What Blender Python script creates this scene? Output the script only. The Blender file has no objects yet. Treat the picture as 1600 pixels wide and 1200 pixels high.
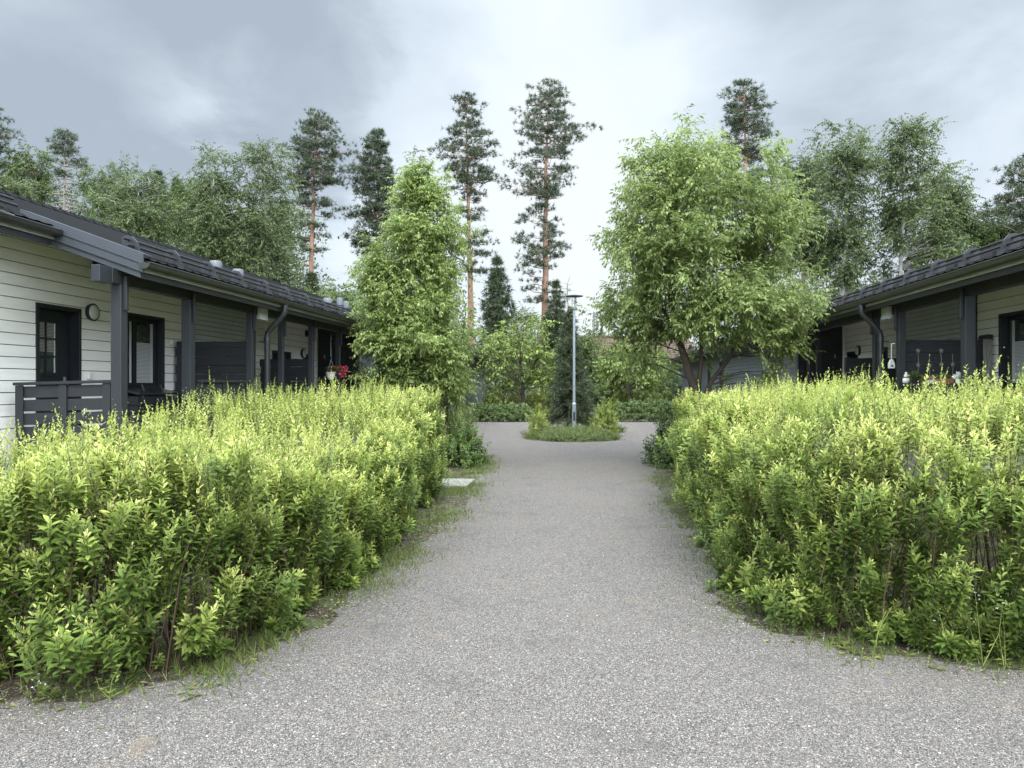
import bpy, math, random
import numpy as np
from math import sin, cos, pi, radians, sqrt, tan, atan2

# ---------------------------------------------------------------- camera, world, sun, exposure
S = bpy.context.scene
C = S.collection
F_PX, CX, HY, EYE = 1155.0, 800.0, 602.5, 1.6     # focal length, centre and horizon of the 1600 x 1200 photograph; eye height
cam_d = bpy.data.cameras.new('camera'); cam = bpy.data.objects.new('camera', cam_d); C.objects.link(cam)
cam.location = (0, 0, EYE); cam.rotation_euler = (radians(90), 0, 0)
cam_d.sensor_width = 36; cam_d.lens = 36*F_PX/1600; cam_d.shift_y = 2.5/1600
cam_d.clip_start = 0.05; cam_d.clip_end = 3000
S.camera = cam

SUN_EL, SUN_AZ = radians(44), radians(166)          # azimuth clockwise from +Y: behind the camera, a little to the right
sun_d = bpy.data.lights.new('sun', 'SUN'); sun = bpy.data.objects.new('sun', sun_d); C.objects.link(sun)
sun_d.energy = 1.5; sun_d.angle = radians(22); sun_d.color = (1, .96, .9)
sun.location = (0, 0, 40); sun.rotation_euler = (radians(90)-SUN_EL, 0, pi-SUN_AZ)

W = bpy.data.worlds.new('World'); S.world = W; W.use_nodes = True
nt = W.node_tree; nt.nodes.clear()
def N(t, **kw):
    n = nt.nodes.new(t)
    for k, v in kw.items(): setattr(n, k, v)
    return n
def L(a, b): nt.links.new(a, b)
def math_n(op, a, b=None, c=None, clamp=False):
    n = N('ShaderNodeMath', operation=op); n.use_clamp = clamp
    for i, x in enumerate((a, b, c)):
        if x is None: continue
        if isinstance(x, (int, float)): n.inputs[i].default_value = x
        else: L(x, n.inputs[i])
    return n.outputs[0]
def smooth(x, lo, hi):
    n = N('ShaderNodeMapRange', interpolation_type='SMOOTHSTEP'); L(x, n.inputs[0])
    n.inputs[1].default_value = lo; n.inputs[2].default_value = hi
    return n.outputs[0]
out = N('ShaderNodeOutputWorld'); bg = N('ShaderNodeBackground'); L(bg.outputs[0], out.inputs[0])
bg.inputs[1].default_value = 0.1
sky = N('ShaderNodeTexSky', sky_type='NISHITA'); sky.sun_disc = False
sky.sun_elevation = SUN_EL; sky.sun_rotation = SUN_AZ; sky.air_density = 1.0; sky.dust_density = 2.0
tc = N('ShaderNodeTexCoord'); sep = N('ShaderNodeSeparateXYZ'); L(tc.outputs['Generated'], sep.inputs[0])
zc = math_n('MAXIMUM', sep.outputs[2], 0.0); zz = math_n('ADD', zc, 0.38)
pl = N('ShaderNodeCombineXYZ')                       # the cloud layer seen from below: direction projected on a flat ceiling
L(math_n('DIVIDE', sep.outputs[0], zz), pl.inputs[0]); L(math_n('DIVIDE', sep.outputs[1], zz), pl.inputs[1])
def noise(vec, scale, detail, rough, off, dist=0.0, stretch=(1, 1, 1)):
    mp = N('ShaderNodeMapping'); L(vec, mp.inputs[0]); mp.inputs[1].default_value = off; mp.inputs[3].default_value = stretch
    n = N('ShaderNodeTexNoise'); L(mp.outputs[0], n.inputs['Vector'])
    n.inputs['Scale'].default_value = scale; n.inputs['Detail'].default_value = detail
    n.inputs['Roughness'].default_value = rough; n.inputs['Distortion'].default_value = dist
    return n.outputs[0]
def blob(px, py, lo, hi):                            # a soft patch of cloud around one direction of the sky
    d = np.array([(px-CX)/F_PX, 1.0, (HY-py)/F_PX]); d /= np.linalg.norm(d)
    v = N('ShaderNodeVectorMath', operation='DOT_PRODUCT'); L(tc.outputs['Generated'], v.inputs[0]); v.inputs[1].default_value = tuple(d)
    return smooth(v.outputs['Value'], lo, hi)
n_big = noise(pl.outputs[0], .85, 6, .52, (3.1, 1.7, 0), .25)
n_mid = noise(pl.outputs[0], 2.1, 7, .55, (7.4, 4.2, 0), .4)
n_edge = noise(pl.outputs[0], 3.4, 9, .58, (1.3, 8.2, 0), .35)
cloud = smooth(math_n('ADD', blob(110, 130, .90, 1.0), math_n('MULTIPLY', math_n('SUBTRACT', n_edge, .5), 1.5)), .25, .85)
dark = math_n('ADD', math_n('MULTIPLY', cloud, .70), math_n('MULTIPLY', blob(1350, 60, .93, 1.0), .42))
dark = math_n('ADD', dark, math_n('MULTIPLY', blob(300, 60, .965, 1.0), .12))
lite = math_n('ADD', math_n('MULTIPLY', blob(930, 400, .93, 1.0), .42), math_n('MULTIPLY', math_n('MULTIPLY', blob(370, 205, .988, 1.0), smooth(n_edge, .34, .66)), .5))
lite = math_n('ADD', lite, math_n('MULTIPLY', blob(60, 40, .99, 1.0), .22))
f = math_n('ADD', math_n('MULTIPLY', math_n('SUBTRACT', n_big, .5), 1.5), math_n('MULTIPLY', math_n('SUBTRACT', n_mid, .5), 1.3))
f = math_n('ADD', math_n('SUBTRACT', math_n('ADD', f, .62), math_n('MULTIPLY', dark, .72)), lite, clamp=True)
cr = N('ShaderNodeValToRGB'); L(f, cr.inputs[0])
e = cr.color_ramp.elements
e[0].position = 0.0; e[0].color = (.365, .425, .495, 1)
e[1].position = 1.0; e[1].color = (.80, .85, .885, 1)
for p_, c_ in ((.3, (.465, .53, .605, 1)), (.55, (.62, .70, .78, 1)), (.78, (.75, .825, .89, 1))):
    q = cr.color_ramp.elements.new(p_); q.color = c_
zen = math_n('ADD', math_n('MULTIPLY', smooth(sep.outputs[2], .46, .95), 2.2), 1.0)   # overcast sky: brightest overhead
zen = math_n('ADD', zen, math_n('MULTIPLY', smooth(math_n('MULTIPLY', sep.outputs[1], -1), -.72, .1), 3.3))   # extra brightness added out of view, beside and behind the camera, for the house walls
sc = N('ShaderNodeVectorMath', operation='SCALE'); L(cr.outputs[0], sc.inputs[0]); L(math_n('MULTIPLY', zen, 6.35), sc.inputs['Scale'])
mx = N('ShaderNodeMix', data_type='RGBA'); mx.inputs[0].default_value = .06
L(sc.outputs[0], mx.inputs[6]); L(sky.outputs[0], mx.inputs[7]); L(mx.outputs[2], bg.inputs[0])
try: W.cycles.sampling_method = 'MANUAL'; W.cycles.sample_map_resolution = 512
except Exception: pass

S.view_settings.view_transform = 'Standard'; S.view_settings.look = 'None'; S.view_settings.gamma = 1
S.view_settings.exposure = 0.95
S.cycles.max_bounces = 9; S.cycles.diffuse_bounces = 5; S.cycles.transmission_bounces = 4; S.cycles.transparent_max_bounces = 6
S.cycles.caustics_reflective = False; S.cycles.caustics_refractive = False

# ---------------------------------------------------------------- helpers: pixels to places
YAW = math.atan((916-CX)/F_PX); SA, CA = sin(YAW), cos(YAW)        # the rows of houses run along this direction
def gp(px, py, z=0.0):                                             # point of the ground (height z) under a pixel of the photograph
    Y = (EYE-z)*F_PX/(py-HY); return np.array([(px-CX)/F_PX*Y, Y, z])
def at(px, Y, z=0.0): return np.array([(px-CX)/F_PX*Y, Y, z])
def zat(py, Y): return EYE + (HY-py)/F_PX*Y
def HW(u, v, z=0.0): return np.array([u*SA - v*CA, u*CA + v*SA, z]) # along the rows (u), to the left of the path axis (v)
def uv_of(p): return p[0]*SA + p[1]*CA, -p[0]*CA + p[1]*SA
def U_at(px, v):                                                   # u where the view through column px meets the plane v = const
    t = (px-CX)/F_PX; return v*(CA + t*SA)/(SA - t*CA)
def Z_at(py, u, v): return zat(py, u*CA + v*SA)

def nrm(a):
    a = np.asarray(a, float); return a/np.maximum(np.linalg.norm(a, axis=-1, keepdims=True), 1e-9)

# ---------------------------------------------------------------- helpers: materials
def new_mat(name):
    m = bpy.data.materials.new(name); m.use_nodes = True; t = m.node_tree
    b = t.nodes['Principled BSDF']; return m, t, b
def mat(name, col, rough=.6, metal=0.0, var=.12, scale=3.0, bump=0.0, bscale=60.0, stretch=(1, 1, 1), spec=.5, dirt=None):
    m, t, b = new_mat(name)
    b.inputs['Roughness'].default_value = rough; b.inputs['Metallic'].default_value = metal
    b.inputs['Specular IOR Level'].default_value = spec
    tcn = t.nodes.new('ShaderNodeTexCoord'); mp = t.nodes.new('ShaderNodeMapping'); t.links.new(tcn.outputs['Object'], mp.inputs[0])
    mp.inputs[3].default_value = stretch
    n = t.nodes.new('ShaderNodeTexNoise'); n.inputs['Scale'].default_value = scale; n.inputs['Detail'].default_value = 6
    n.inputs['Roughness'].default_value = .65; t.links.new(mp.outputs[0], n.inputs['Vector'])
    r = t.nodes.new('ShaderNodeValToRGB'); t.links.new(n.outputs[0], r.inputs[0])
    lo = tuple(c*(1-var) for c in col); hi = tuple(min(1, c*(1+var)) for c in col)
    r.color_ramp.elements[0].position = .32; r.color_ramp.elements[0].color = lo + (1,)
    r.color_ramp.elements[1].position = .68; r.color_ramp.elements[1].color = hi + (1,)
    last = r.outputs[0]
    if dirt:
        n2 = t.nodes.new('ShaderNodeTexNoise'); n2.inputs['Scale'].default_value = scale*2.7; n2.inputs['Detail'].default_value = 8
        n2.inputs['Roughness'].default_value = .75; t.links.new(mp.outputs[0], n2.inputs['Vector'])
        r2 = t.nodes.new('ShaderNodeMapRange'); r2.inputs[1].default_value = .54; r2.inputs[2].default_value = .72; r2.inputs[4].default_value = .55
        t.links.new(n2.outputs[0], r2.inputs[0])
        mxn = t.nodes.new('ShaderNodeMix'); mxn.data_type = 'RGBA'; t.links.new(r2.outputs[0], mxn.inputs[0]); t.links.new(last, mxn.inputs[6])
        mxn.inputs[7].default_value = tuple(dirt) + (1,); last = mxn.outputs[2]
    t.links.new(last, b.inputs['Base Color'])
    if bump:
        nb = t.nodes.new('ShaderNodeTexNoise'); nb.inputs['Scale'].default_value = bscale; nb.inputs['Detail'].default_value = 4
        t.links.new(mp.outputs[0], nb.inputs['Vector'])
        bp = t.nodes.new('ShaderNodeBump'); bp.inputs['Strength'].default_value = bump; bp.inputs['Distance'].default_value = .01
        t.links.new(nb.outputs[0], bp.inputs['Height']); t.links.new(bp.outputs[0], b.inputs['Normal'])
    return m
def leaf_mat(name, ramp, trans=.35, rough=.5, spec=.35, vary=.35):
    """Leaf colour by the leaf's age (attribute age: 0 old, 1 young) and its own small difference (attribute own)."""
    m, t, b = new_mat(name); b.inputs['Roughness'].default_value = rough; b.inputs['Specular IOR Level'].default_value = spec
    a = t.nodes.new('ShaderNodeAttribute'); a.attribute_name = 'age'
    o = t.nodes.new('ShaderNodeAttribute'); o.attribute_name = 'own'
    r = t.nodes.new('ShaderNodeValToRGB'); t.links.new(a.outputs['Fac'], r.inputs[0])
    r.color_ramp.elements[0].position = ramp[0][0]; r.color_ramp.elements[0].color = ramp[0][1] + (1,)
    r.color_ramp.elements[1].position = ramp[-1][0]; r.color_ramp.elements[1].color = ramp[-1][1] + (1,)
    for p, c in ramp[1:-1]:
        q = r.color_ramp.elements.new(p); q.color = c + (1,)
    h = t.nodes.new('ShaderNodeHueSaturation'); t.links.new(r.outputs[0], h.inputs['Color'])
    mr = t.nodes.new('ShaderNodeMapRange'); mr.inputs[3].default_value = 1-vary; mr.inputs[4].default_value = 1+vary
    t.links.new(o.outputs['Fac'], mr.inputs[0]); t.links.new(mr.outputs[0], h.inputs['Value'])
    t.links.new(h.outputs[0], b.inputs['Base Color'])
    tr = t.nodes.new('ShaderNodeBsdfTranslucent'); t.links.new(h.outputs[0], tr.inputs[0])
    ms = t.nodes.new('ShaderNodeMixShader'); ms.inputs[0].default_value = trans
    t.links.new(b.outputs[0], ms.inputs[1]); t.links.new(tr.outputs[0], ms.inputs[2])
    t.links.new(ms.outputs[0], t.nodes['Material Output'].inputs[0])
    return m

M = {}
M['white_board'] = mat('white_board', (.85, .835, .80), .55, var=.05, scale=1.2, stretch=(.6, .6, 7), bump=.1, bscale=60, dirt=(.66, .645, .60))
M['grey_board'] = mat('grey_board', (.48, .51, .51), .55, var=.08, scale=2, bump=.05)
M['grey_blue_board'] = mat('grey_blue_board', (.10, .112, .128), .55, var=.1, scale=2)
M['black_board'] = mat('black_board', (.020, .021, .024), .55, var=.2, scale=2)
M['screen_wood'] = mat('screen_wood', (.022, .0245, .030), .5, var=.2, scale=3, stretch=(1, 1, 8))
M['post_wood'] = mat('post_wood', (.021, .0245, .030), .5, var=.12, scale=5, stretch=(3, 3, .6), bump=.08, bscale=40)
M['rail_wood'] = mat('rail_wood', (.019, .022, .027), .5, var=.15, scale=5, bump=.08, bscale=40)
M['barge'] = mat('barge', (.046, .053, .063), .5, var=.07, scale=4, spec=.4)
M['roof_metal'] = mat('roof_metal', (.009, .0093, .0105), .6, .0, var=.25, scale=3, bump=.03, spec=.15, dirt=(.028, .029, .022))
M['dark_metal'] = mat('dark_metal', (.034, .036, .040), .34, .25, var=.12, scale=6)
M['gutter_metal'] = mat('gutter_metal', (.045, .046, .042), .32, .2, var=.15, scale=4, stretch=(1, 1, 5), dirt=(.075, .072, .052))
M['flash_metal'] = mat('flash_metal', (.26, .28, .31), .4, .1, var=.06)
M['soffit'] = mat('soffit', (.36, .36, .34), .7, var=.1)
M['vent_plastic'] = mat('vent_plastic', (.11, .12, .135), .45, var=.06)
M['frame_black'] = mat('frame_black', (.012, .0145, .019), .42, var=.12, scale=6)
M['deck'] = mat('deck', (.34, .325, .295), .7, var=.2)
M['lamp_white'] = mat('lamp_white', (.62, .62, .58), .35, var=.03)
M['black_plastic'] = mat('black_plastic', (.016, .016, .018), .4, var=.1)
M['galv'] = mat('galv', (.30, .34, .37), .42, .55, var=.1, scale=9)
M['lamp_hood'] = mat('lamp_hood', (.10, .11, .10), .5, .2, var=.1)
M['white_paint'] = mat('white_paint', (.7, .7, .66), .5, var=.04)
M['terracotta'] = mat('terracotta', (.26, .10, .055), .7, var=.15)
M['blue_tub'] = mat('blue_tub', (.50, .58, .70), .35, var=.06)
M['cloth'] = mat('cloth', (.26, .25, .22), .9, var=.15, scale=12)
M['twine'] = mat('twine', (.30, .27, .22), .9, var=.1)
M['straw'] = mat('straw', (.30, .24, .11), .9, var=.3, scale=30)
M['red_scarf'] = mat('red_scarf', (.35, .04, .04), .8)
M['blind'] = mat('blind', (.50, .52, .52), .5, var=.03)
M['slab'] = mat('slab', (.25, .24, .215), .85, var=.1, scale=9, bump=.2, bscale=120)
M['red_tile'] = mat('red_tile', (.105, .058, .048), .75, var=.25, scale=3)
M['bark'] = mat('bark', (.075, .055, .045), .9, var=.35, scale=9, stretch=(1, 1, .35), bump=.6, bscale=40)
M['pine_bark'] = mat('pine_bark', (.27, .165, .115), .9, var=.35, scale=3.5, stretch=(1, 1, .3), bump=.6, bscale=14)
M['birch_bark'] = mat('birch_bark', (.48, .46, .43), .8, var=.3, scale=5, stretch=(1, 1, 2.5), dirt=(.03, .03, .03))
M['grey_bark'] = mat('grey_bark', (.20, .165, .14), .9, var=.3, scale=5)
M['stem_brown'] = mat('stem_brown', (.075, .048, .028), .85, var=.3, scale=8)
M['stem_green'] = mat('stem_green', (.22, .26, .07), .7, var=.2, scale=8)
M['twig_dark'] = mat('twig_dark', (.05, .04, .032), .9, var=.2)
M['petal_red'] = mat('petal_red', (.42, .055, .085), .6, var=.3, scale=25)
M['petal_white'] = mat('petal_white', (.75, .76, .72), .6, var=.05)
# glass: a dark glossy pane (the rooms behind are unlit)
def pane_mat():
    m, t, b = new_mat('window_glass'); b.inputs['Base Color'].default_value = (.035, .04, .042, 1); b.inputs['Roughness'].default_value = .04
    b.inputs['Specular IOR Level'].default_value = .8
    return m
M['glass'] = pane_mat()
def clear_mat():
    m, t, b = new_mat('clear_glass'); b.inputs['Base Color'].default_value = (.9, .95, .95, 1); b.inputs['Roughness'].default_value = .05
    b.inputs['Transmission Weight'].default_value = .9; b.inputs['IOR'].default_value = 1.1
    return m
M['clear'] = clear_mat()
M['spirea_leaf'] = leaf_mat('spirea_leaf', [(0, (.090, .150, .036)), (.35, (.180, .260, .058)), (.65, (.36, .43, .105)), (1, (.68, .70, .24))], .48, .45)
M['tree_leaf'] = leaf_mat('tree_leaf', [(0, (.140, .190, .062)), (.5, (.240, .305, .102)), (.85, (.35, .405, .15)), (1, (.35, .28, .12))], .48, .42)
M['grove_leaf'] = leaf_mat('grove_leaf', [(0, (.10, .145, .035)), (.5, (.19, .25, .06)), (1, (.33, .39, .10))], .35, .5)
M['light_tree_leaf'] = leaf_mat('light_tree_leaf', [(0, (.165, .225, .068)), (.5, (.27, .345, .11)), (.85, (.38, .44, .16)), (1, (.38, .31, .14))], .48, .42)
M['birch_leaf'] = leaf_mat('birch_leaf', [(0, (.078, .108, .042)), (.5, (.122, .160, .063)), (1, (.18, .22, .092))], .42, .45)
M['aspen_leaf'] = leaf_mat('aspen_leaf', [(0, (.066, .104, .030)), (.5, (.110, .156, .046)), (1, (.165, .215, .07))], .42, .45)
M['pine_needle'] = leaf_mat('pine_needle', [(0, (.034, .052, .028)), (.5, (.056, .080, .042)), (1, (.098, .122, .065))], .12, .5)
M['spruce_needle'] = leaf_mat('spruce_needle', [(0, (.026, .042, .020)), (.5, (.046, .068, .030)), (1, (.09, .12, .05))], .1, .5)
M['dark_leaf'] = leaf_mat('dark_leaf', [(0, (.058, .095, .03)), (.6, (.105, .155, .048)), (1, (.20, .26, .085))], .25, .4)
M['rust_leaf'] = leaf_mat('rust_leaf', [(0, (.055, .105, .03)), (.6, (.11, .18, .042)), (.85, (.2, .25, .065)), (1, (.25, .14, .06))], .25, .4)
M['lime_leaf'] = leaf_mat('lime_leaf', [(0, (.12, .18, .03)), (.5, (.28, .34, .065)), (1, (.48, .50, .13))], .35, .45)
M['low_leaf'] = leaf_mat('low_leaf', [(0, (.07, .11, .03)), (.5, (.135, .185, .048)), (1, (.26, .23, .08))], .3, .5)
M['grass_blade'] = leaf_mat('grass_blade', [(0, (.05, .09, .02)), (.6, (.12, .17, .035)), (1, (.24, .24, .08))], .3, .5)

def ground_mat(name, kind):
    m, t, b = new_mat(name); Ln = t.links.new
    b.inputs['Roughness'].default_value = .9; b.inputs['Specular IOR Level'].default_value = .25
    tcn = t.nodes.new('ShaderNodeTexCoord'); co = tcn.outputs['Object']
    def nz(s, d=4, r=.6):
        n = t.nodes.new('ShaderNodeTexNoise'); n.inputs['Scale'].default_value = s; n.inputs['Detail'].default_value = d
        n.inputs['Roughness'].default_value = r; Ln(co, n.inputs['Vector']); return n.outputs[0]
    def ramp(x, els):
        r = t.nodes.new('ShaderNodeValToRGB'); Ln(x, r.inputs[0])
        r.color_ramp.elements[0].position = els[0][0]; r.color_ramp.elements[0].color = els[0][1] + (1,)
        r.color_ramp.elements[1].position = els[-1][0]; r.color_ramp.elements[1].color = els[-1][1] + (1,)
        for p, c in els[1:-1]:
            q = r.color_ramp.elements.new(p); q.color = c + (1,)
        return r.outputs[0]
    def mixc(f, a, c, op='MIX'):
        n = t.nodes.new('ShaderNodeMix'); n.data_type = 'RGBA'; n.blend_type = op
        if isinstance(f, float): n.inputs[0].default_value = f
        else: Ln(f, n.inputs[0])
        Ln(a, n.inputs[6])
        if isinstance(c, tuple): n.inputs[7].default_value = c + (1,)
        else: Ln(c, n.inputs[7])
        return n.outputs[2]
    def mr(x, lo, hi, o=1.0):
        n = t.nodes.new('ShaderNodeMapRange'); n.interpolation_type = 'SMOOTHSTEP'; Ln(x, n.inputs[0])
        n.inputs[1].default_value = lo; n.inputs[2].default_value = hi; n.inputs[4].default_value = o; return n.outputs[0]
    if kind == 'gravel':
        def cells(s):
            v = t.nodes.new('ShaderNodeTexVoronoi'); v.inputs['Scale'].default_value = s; v.inputs['Randomness'].default_value = 1
            Ln(co, v.inputs['Vector'])
            sp = t.nodes.new('ShaderNodeSeparateColor'); Ln(v.outputs['Color'], sp.inputs[0]); return v, sp
        v1, s1 = cells(148.0); v2, s2 = cells(250.0)
        stone = [(0, (.024, .022, .020)), (.22, (.074, .068, .060)), (.48, (.136, .124, .109)), (.72, (.202, .184, .161)), (.9, (.33, .303, .27)), (1, (.52, .485, .44))]
        c1 = ramp(s1.outputs[0], stone); c2 = ramp(s2.outputs[1], stone)
        col = mixc(mr(s1.outputs[1], .3, .5), c1, c2)
        # reddish and bluish stones here and there
        col = mixc(mr(s1.outputs[2], .80, .84, .35), col, (.20, .11, .085))
        col = mixc(mr(s2.outputs[2], .78, .82, .3), col, (.08, .105, .15))
        # gaps between the stones
        col = mixc(mr(v1.outputs['Distance'], .55, .95, .45), col, (.05, .048, .045))
        # broad differences: worn, finer, browner patches
        big = nz(.55, 5, .6); col = mixc(mr(big, .42, .68, .3), col, (.185, .165, .143))
        col = mixc(mr(nz(1.7, 6, .7), .52, .72, .5), col, (.085, .082, .078))
        tan_ = nz(2.6, 3, .5); col = mixc(mr(tan_, .62, .76, .36), col, (.24, .18, .115))
        Ln(col, b.inputs['Base Color'])
        hgt = t.nodes.new('ShaderNodeMath'); hgt.operation = 'SUBTRACT'; hgt.inputs[0].default_value = 1; Ln(v1.outputs['Distance'], hgt.inputs[1])
        hb = t.nodes.new('ShaderNodeMath'); hb.operation = 'ADD'; Ln(hgt.outputs[0], hb.inputs[0]); Ln(s2.outputs[0], hb.inputs[1])
        bp = t.nodes.new('ShaderNodeBump'); bp.inputs['Strength'].default_value = .8; bp.inputs['Distance'].default_value = .006
        Ln(hb.outputs[0], bp.inputs['Height']); Ln(bp.outputs[0], b.inputs['Normal'])
    else:
        soil = ramp(nz(14, 8, .7), [(.3, (.022, .014, .010)), (.55, (.058, .038, .028)), (.75, (.11, .08, .06))])  # soil darkened all over, contact shade at the hedge feet put into its colour
        moss = ramp(nz(40, 5, .7), [(.3, (.05, .075, .02)), (.7, (.13, .15, .045))])
        col = mixc(mr(nz(3.2, 8, .75), .44, .58), soil, moss)
        vs = t.nodes.new('ShaderNodeTexVoronoi'); vs.inputs['Scale'].default_value = 120; Ln(co, vs.inputs['Vector']); sps = t.nodes.new('ShaderNodeSeparateColor'); Ln(vs.outputs['Color'], sps.inputs[0])
        col = mixc(mr(sps.outputs[0], .78, .84, .8), col, ramp(sps.outputs[1], [(0, (.05, .047, .043)), (1, (.24, .22, .2))]))
        Ln(col, b.inputs['Base Color'])
        bp = t.nodes.new('ShaderNodeBump'); bp.inputs['Strength'].default_value = .8; bp.inputs['Distance'].default_value = .03
        Ln(nz(45, 6, .7), bp.inputs['Height']); Ln(bp.outputs[0], b.inputs['Normal'])
    return m
M['gravel'] = ground_mat('gravel', 'gravel'); M['soil'] = ground_mat('soil', 'soil')

# ---------------------------------------------------------------- helpers: objects
ROOT = {}
def tag(o, label=None, cat=None, group=None, kind=None):
    if label: o['label'] = label
    if cat: o['category'] = cat
    if group: o['group'] = group
    if kind: o['kind'] = kind
    return o
def thing(name, loc, label, cat, group=None):
    o = bpy.data.objects.new(name, None); C.objects.link(o); o.empty_display_size = .2
    o.location = tuple(float(x) for x in loc); ROOT[o.name] = np.array(loc, float)
    return tag(o, label, cat, group)
def base_of(parent): return ROOT[parent.name] if parent is not None else np.zeros(3)
def link(name, me, parent=None):
    o = bpy.data.objects.new(name, me); C.objects.link(o)
    if parent is not None: o.parent = parent; ROOT[o.name] = base_of(parent)
    return o
class MB:
    """Collects shapes given in world coordinates; build() links them as ONE mesh object."""
    def __init__(s): s.v = []; s.f = []; s.m = []; s.n = 0
    def add(s, V, Fs, mi=0):
        s.v.append(np.asarray(V, float)); s.f += [tuple(i+s.n for i in q) for q in Fs]; s.m += [mi]*len(Fs); s.n += len(V); return s
    def hexa(s, P, mi=0):       # 8 corners: 0-3 bottom ring, 4-7 top ring
        return s.add(P, [(0, 3, 2, 1), (4, 5, 6, 7), (0, 1, 5, 4), (1, 2, 6, 5), (2, 3, 7, 6), (3, 0, 4, 7)], mi)
    def box(s, T, a0, a1, b0, b1, z0, z1, mi=0):
        return s.hexa([T(a0, b0, z0), T(a1, b0, z0), T(a1, b1, z0), T(a0, b1, z0), T(a0, b0, z1), T(a1, b0, z1), T(a1, b1, z1), T(a0, b1, z1)], mi)
    def tube(s, pts, rad, n=8, mi=0, caps=True):
        V, Fs = tube_arrays(pts, rad, n, caps); return s.add(V, Fs, mi)
    def lathe(s, c, prof, n=16, mi=0):     # profile of (radius, z) turned about a vertical axis through c
        V = []; Fs = []
        for r, z in prof:
            for k in range(n): V.append((c[0]+r*cos(2*pi*k/n), c[1]+r*sin(2*pi*k/n), c[2]+z))
        for i in range(len(prof)-1):
            for k in range(n): Fs.append((i*n+k, i*n+(k+1) % n, (i+1)*n+(k+1) % n, (i+1)*n+k))
        Fs.append(tuple(range(n-1, -1, -1))); Fs.append(tuple((len(prof)-1)*n+k for k in range(n)))
        return s.add(V, Fs, mi)
    def disc(s, c, axis, r, t, n=20, mi=0):   # short cylinder from c along axis
        axis = nrm(axis); return s.tube([c, np.asarray(c)+axis*t], [r, r], n, mi)
    def build(s, name, mats, parent=None, smooth=False, bevel=0.0, label=None):
        if not isinstance(mats, (list, tuple)): mats = [mats]
        V = np.concatenate(s.v) - base_of(parent)
        me = bpy.data.meshes.new(name); me.from_pydata([tuple(p) for p in V], [], s.f)
        for m in mats: me.materials.append(m)
        if len(mats) > 1: me.polygons.foreach_set('material_index', s.m)
        if smooth: me.polygons.foreach_set('use_smooth', [True]*len(me.polygons))
        me.update()
        o = link(name, me, parent)
        if smooth == 'auto':
            md = o.modifiers.new('edges', 'EDGE_SPLIT'); md.split_angle = radians(40)
        if bevel:
            md = o.modifiers.new('bevel', 'BEVEL'); md.width = bevel; md.segments = 2; md.limit_method = 'ANGLE'
        if label: o['label'] = label
        return o
def tube_arrays(pts, rad, n=8, caps=True):
    P = np.asarray(pts, float); R = np.broadcast_to(np.asarray(rad, float), (len(P),))
    T = np.gradient(P, axis=0) if len(P) > 2 else np.repeat((P[1]-P[0])[None], 2, 0)
    T = nrm(T); up = np.array([0, 0, 1.0]) if abs(T[0][2]) < .9 else np.array([1.0, 0, 0])
    A = nrm(np.cross(T, up)); B = np.cross(T, A)
    an = np.arange(n)*2*pi/n
    V = (P[:, None] + R[:, None, None]*(cos_(an)[None, :, None]*A[:, None] + sin_(an)[None, :, None]*B[:, None])).reshape(-1, 3)
    Fs = [(i*n+k, i*n+(k+1) % n, (i+1)*n+(k+1) % n, (i+1)*n+k) for i in range(len(P)-1) for k in range(n)]
    if caps: Fs += [tuple(range(n-1, -1, -1)), tuple((len(P)-1)*n+k for k in range(n))]
    return V, Fs
cos_, sin_ = np.cos, np.sin
def mesh_np(name, V, Fa, m, parent=None, attrs=None, smooth=False):
    """One mesh object out of big arrays (triangles or quads)."""
    V = np.asarray(V, np.float64) - base_of(parent); Fa = np.asarray(Fa, np.int32); n, k = Fa.shape
    me = bpy.data.meshes.new(name)
    me.vertices.add(len(V)); me.vertices.foreach_set('co', V.astype(np.float32).ravel())
    me.loops.add(n*k); me.loops.foreach_set('vertex_index', Fa.ravel())
    me.polygons.add(n); me.polygons.foreach_set('loop_start', np.arange(n, dtype=np.int32)*k)
    if smooth: me.polygons.foreach_set('use_smooth', np.ones(n, bool))
    for a, val in (attrs or {}).items():
        at_ = me.attributes.new(a, 'FLOAT', 'POINT'); at_.data.foreach_set('value', np.asarray(val, np.float32).ravel())
    me.materials.append(m); me.update(calc_edges=True); me.validate()
    return link(name, me, parent)

# leaf shapes: x along the leaf, y across, z up
LEAF_FINE = (np.array([(0, 0, 0), (.3, .125, .035), (.3, -.125, .035), (.3, 0, 0), (.68, .115, .0), (.68, -.115, .0), (.68, 0, -.03), (1, 0, -.13)]),
             np.array([(0, 3, 1), (0, 2, 3), (3, 6, 4), (3, 4, 1), (2, 5, 6), (2, 6, 3), (6, 7, 4), (5, 7, 6)]))
LEAF = (np.array([(0, 0, 0), (.45, .17, .03), (.45, -.17, .03), (.5, 0, -.015), (1, 0, -.13)]),
        np.array([(0, 3, 1), (0, 2, 3), (3, 4, 1), (2, 4, 3)]))
LEAF_WIDE = (np.array([(0, 0, 0), (.45, .26, .05), (.45, -.26, .05), (.5, 0, -.01), (1, 0, -.16)]), LEAF[1])
LEAF_TREE = (np.array([(0, 0, 0), (.42, .22, .04), (.42, -.22, .04), (.5, 0, -.015), (1, 0, -.2)]), LEAF[1])
LEAF_FAR = (np.array([(0, 0, 0), (.5, .28, .04), (1, 0, -.08), (.5, -.28, .04)]), np.array([(0, 3, 2), (0, 2, 1)]))
NEEDLE = (np.array([(0, .06, 0), (0, -.06, 0), (1, 0, 0)]), np.array([(0, 1, 2)]))
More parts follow.
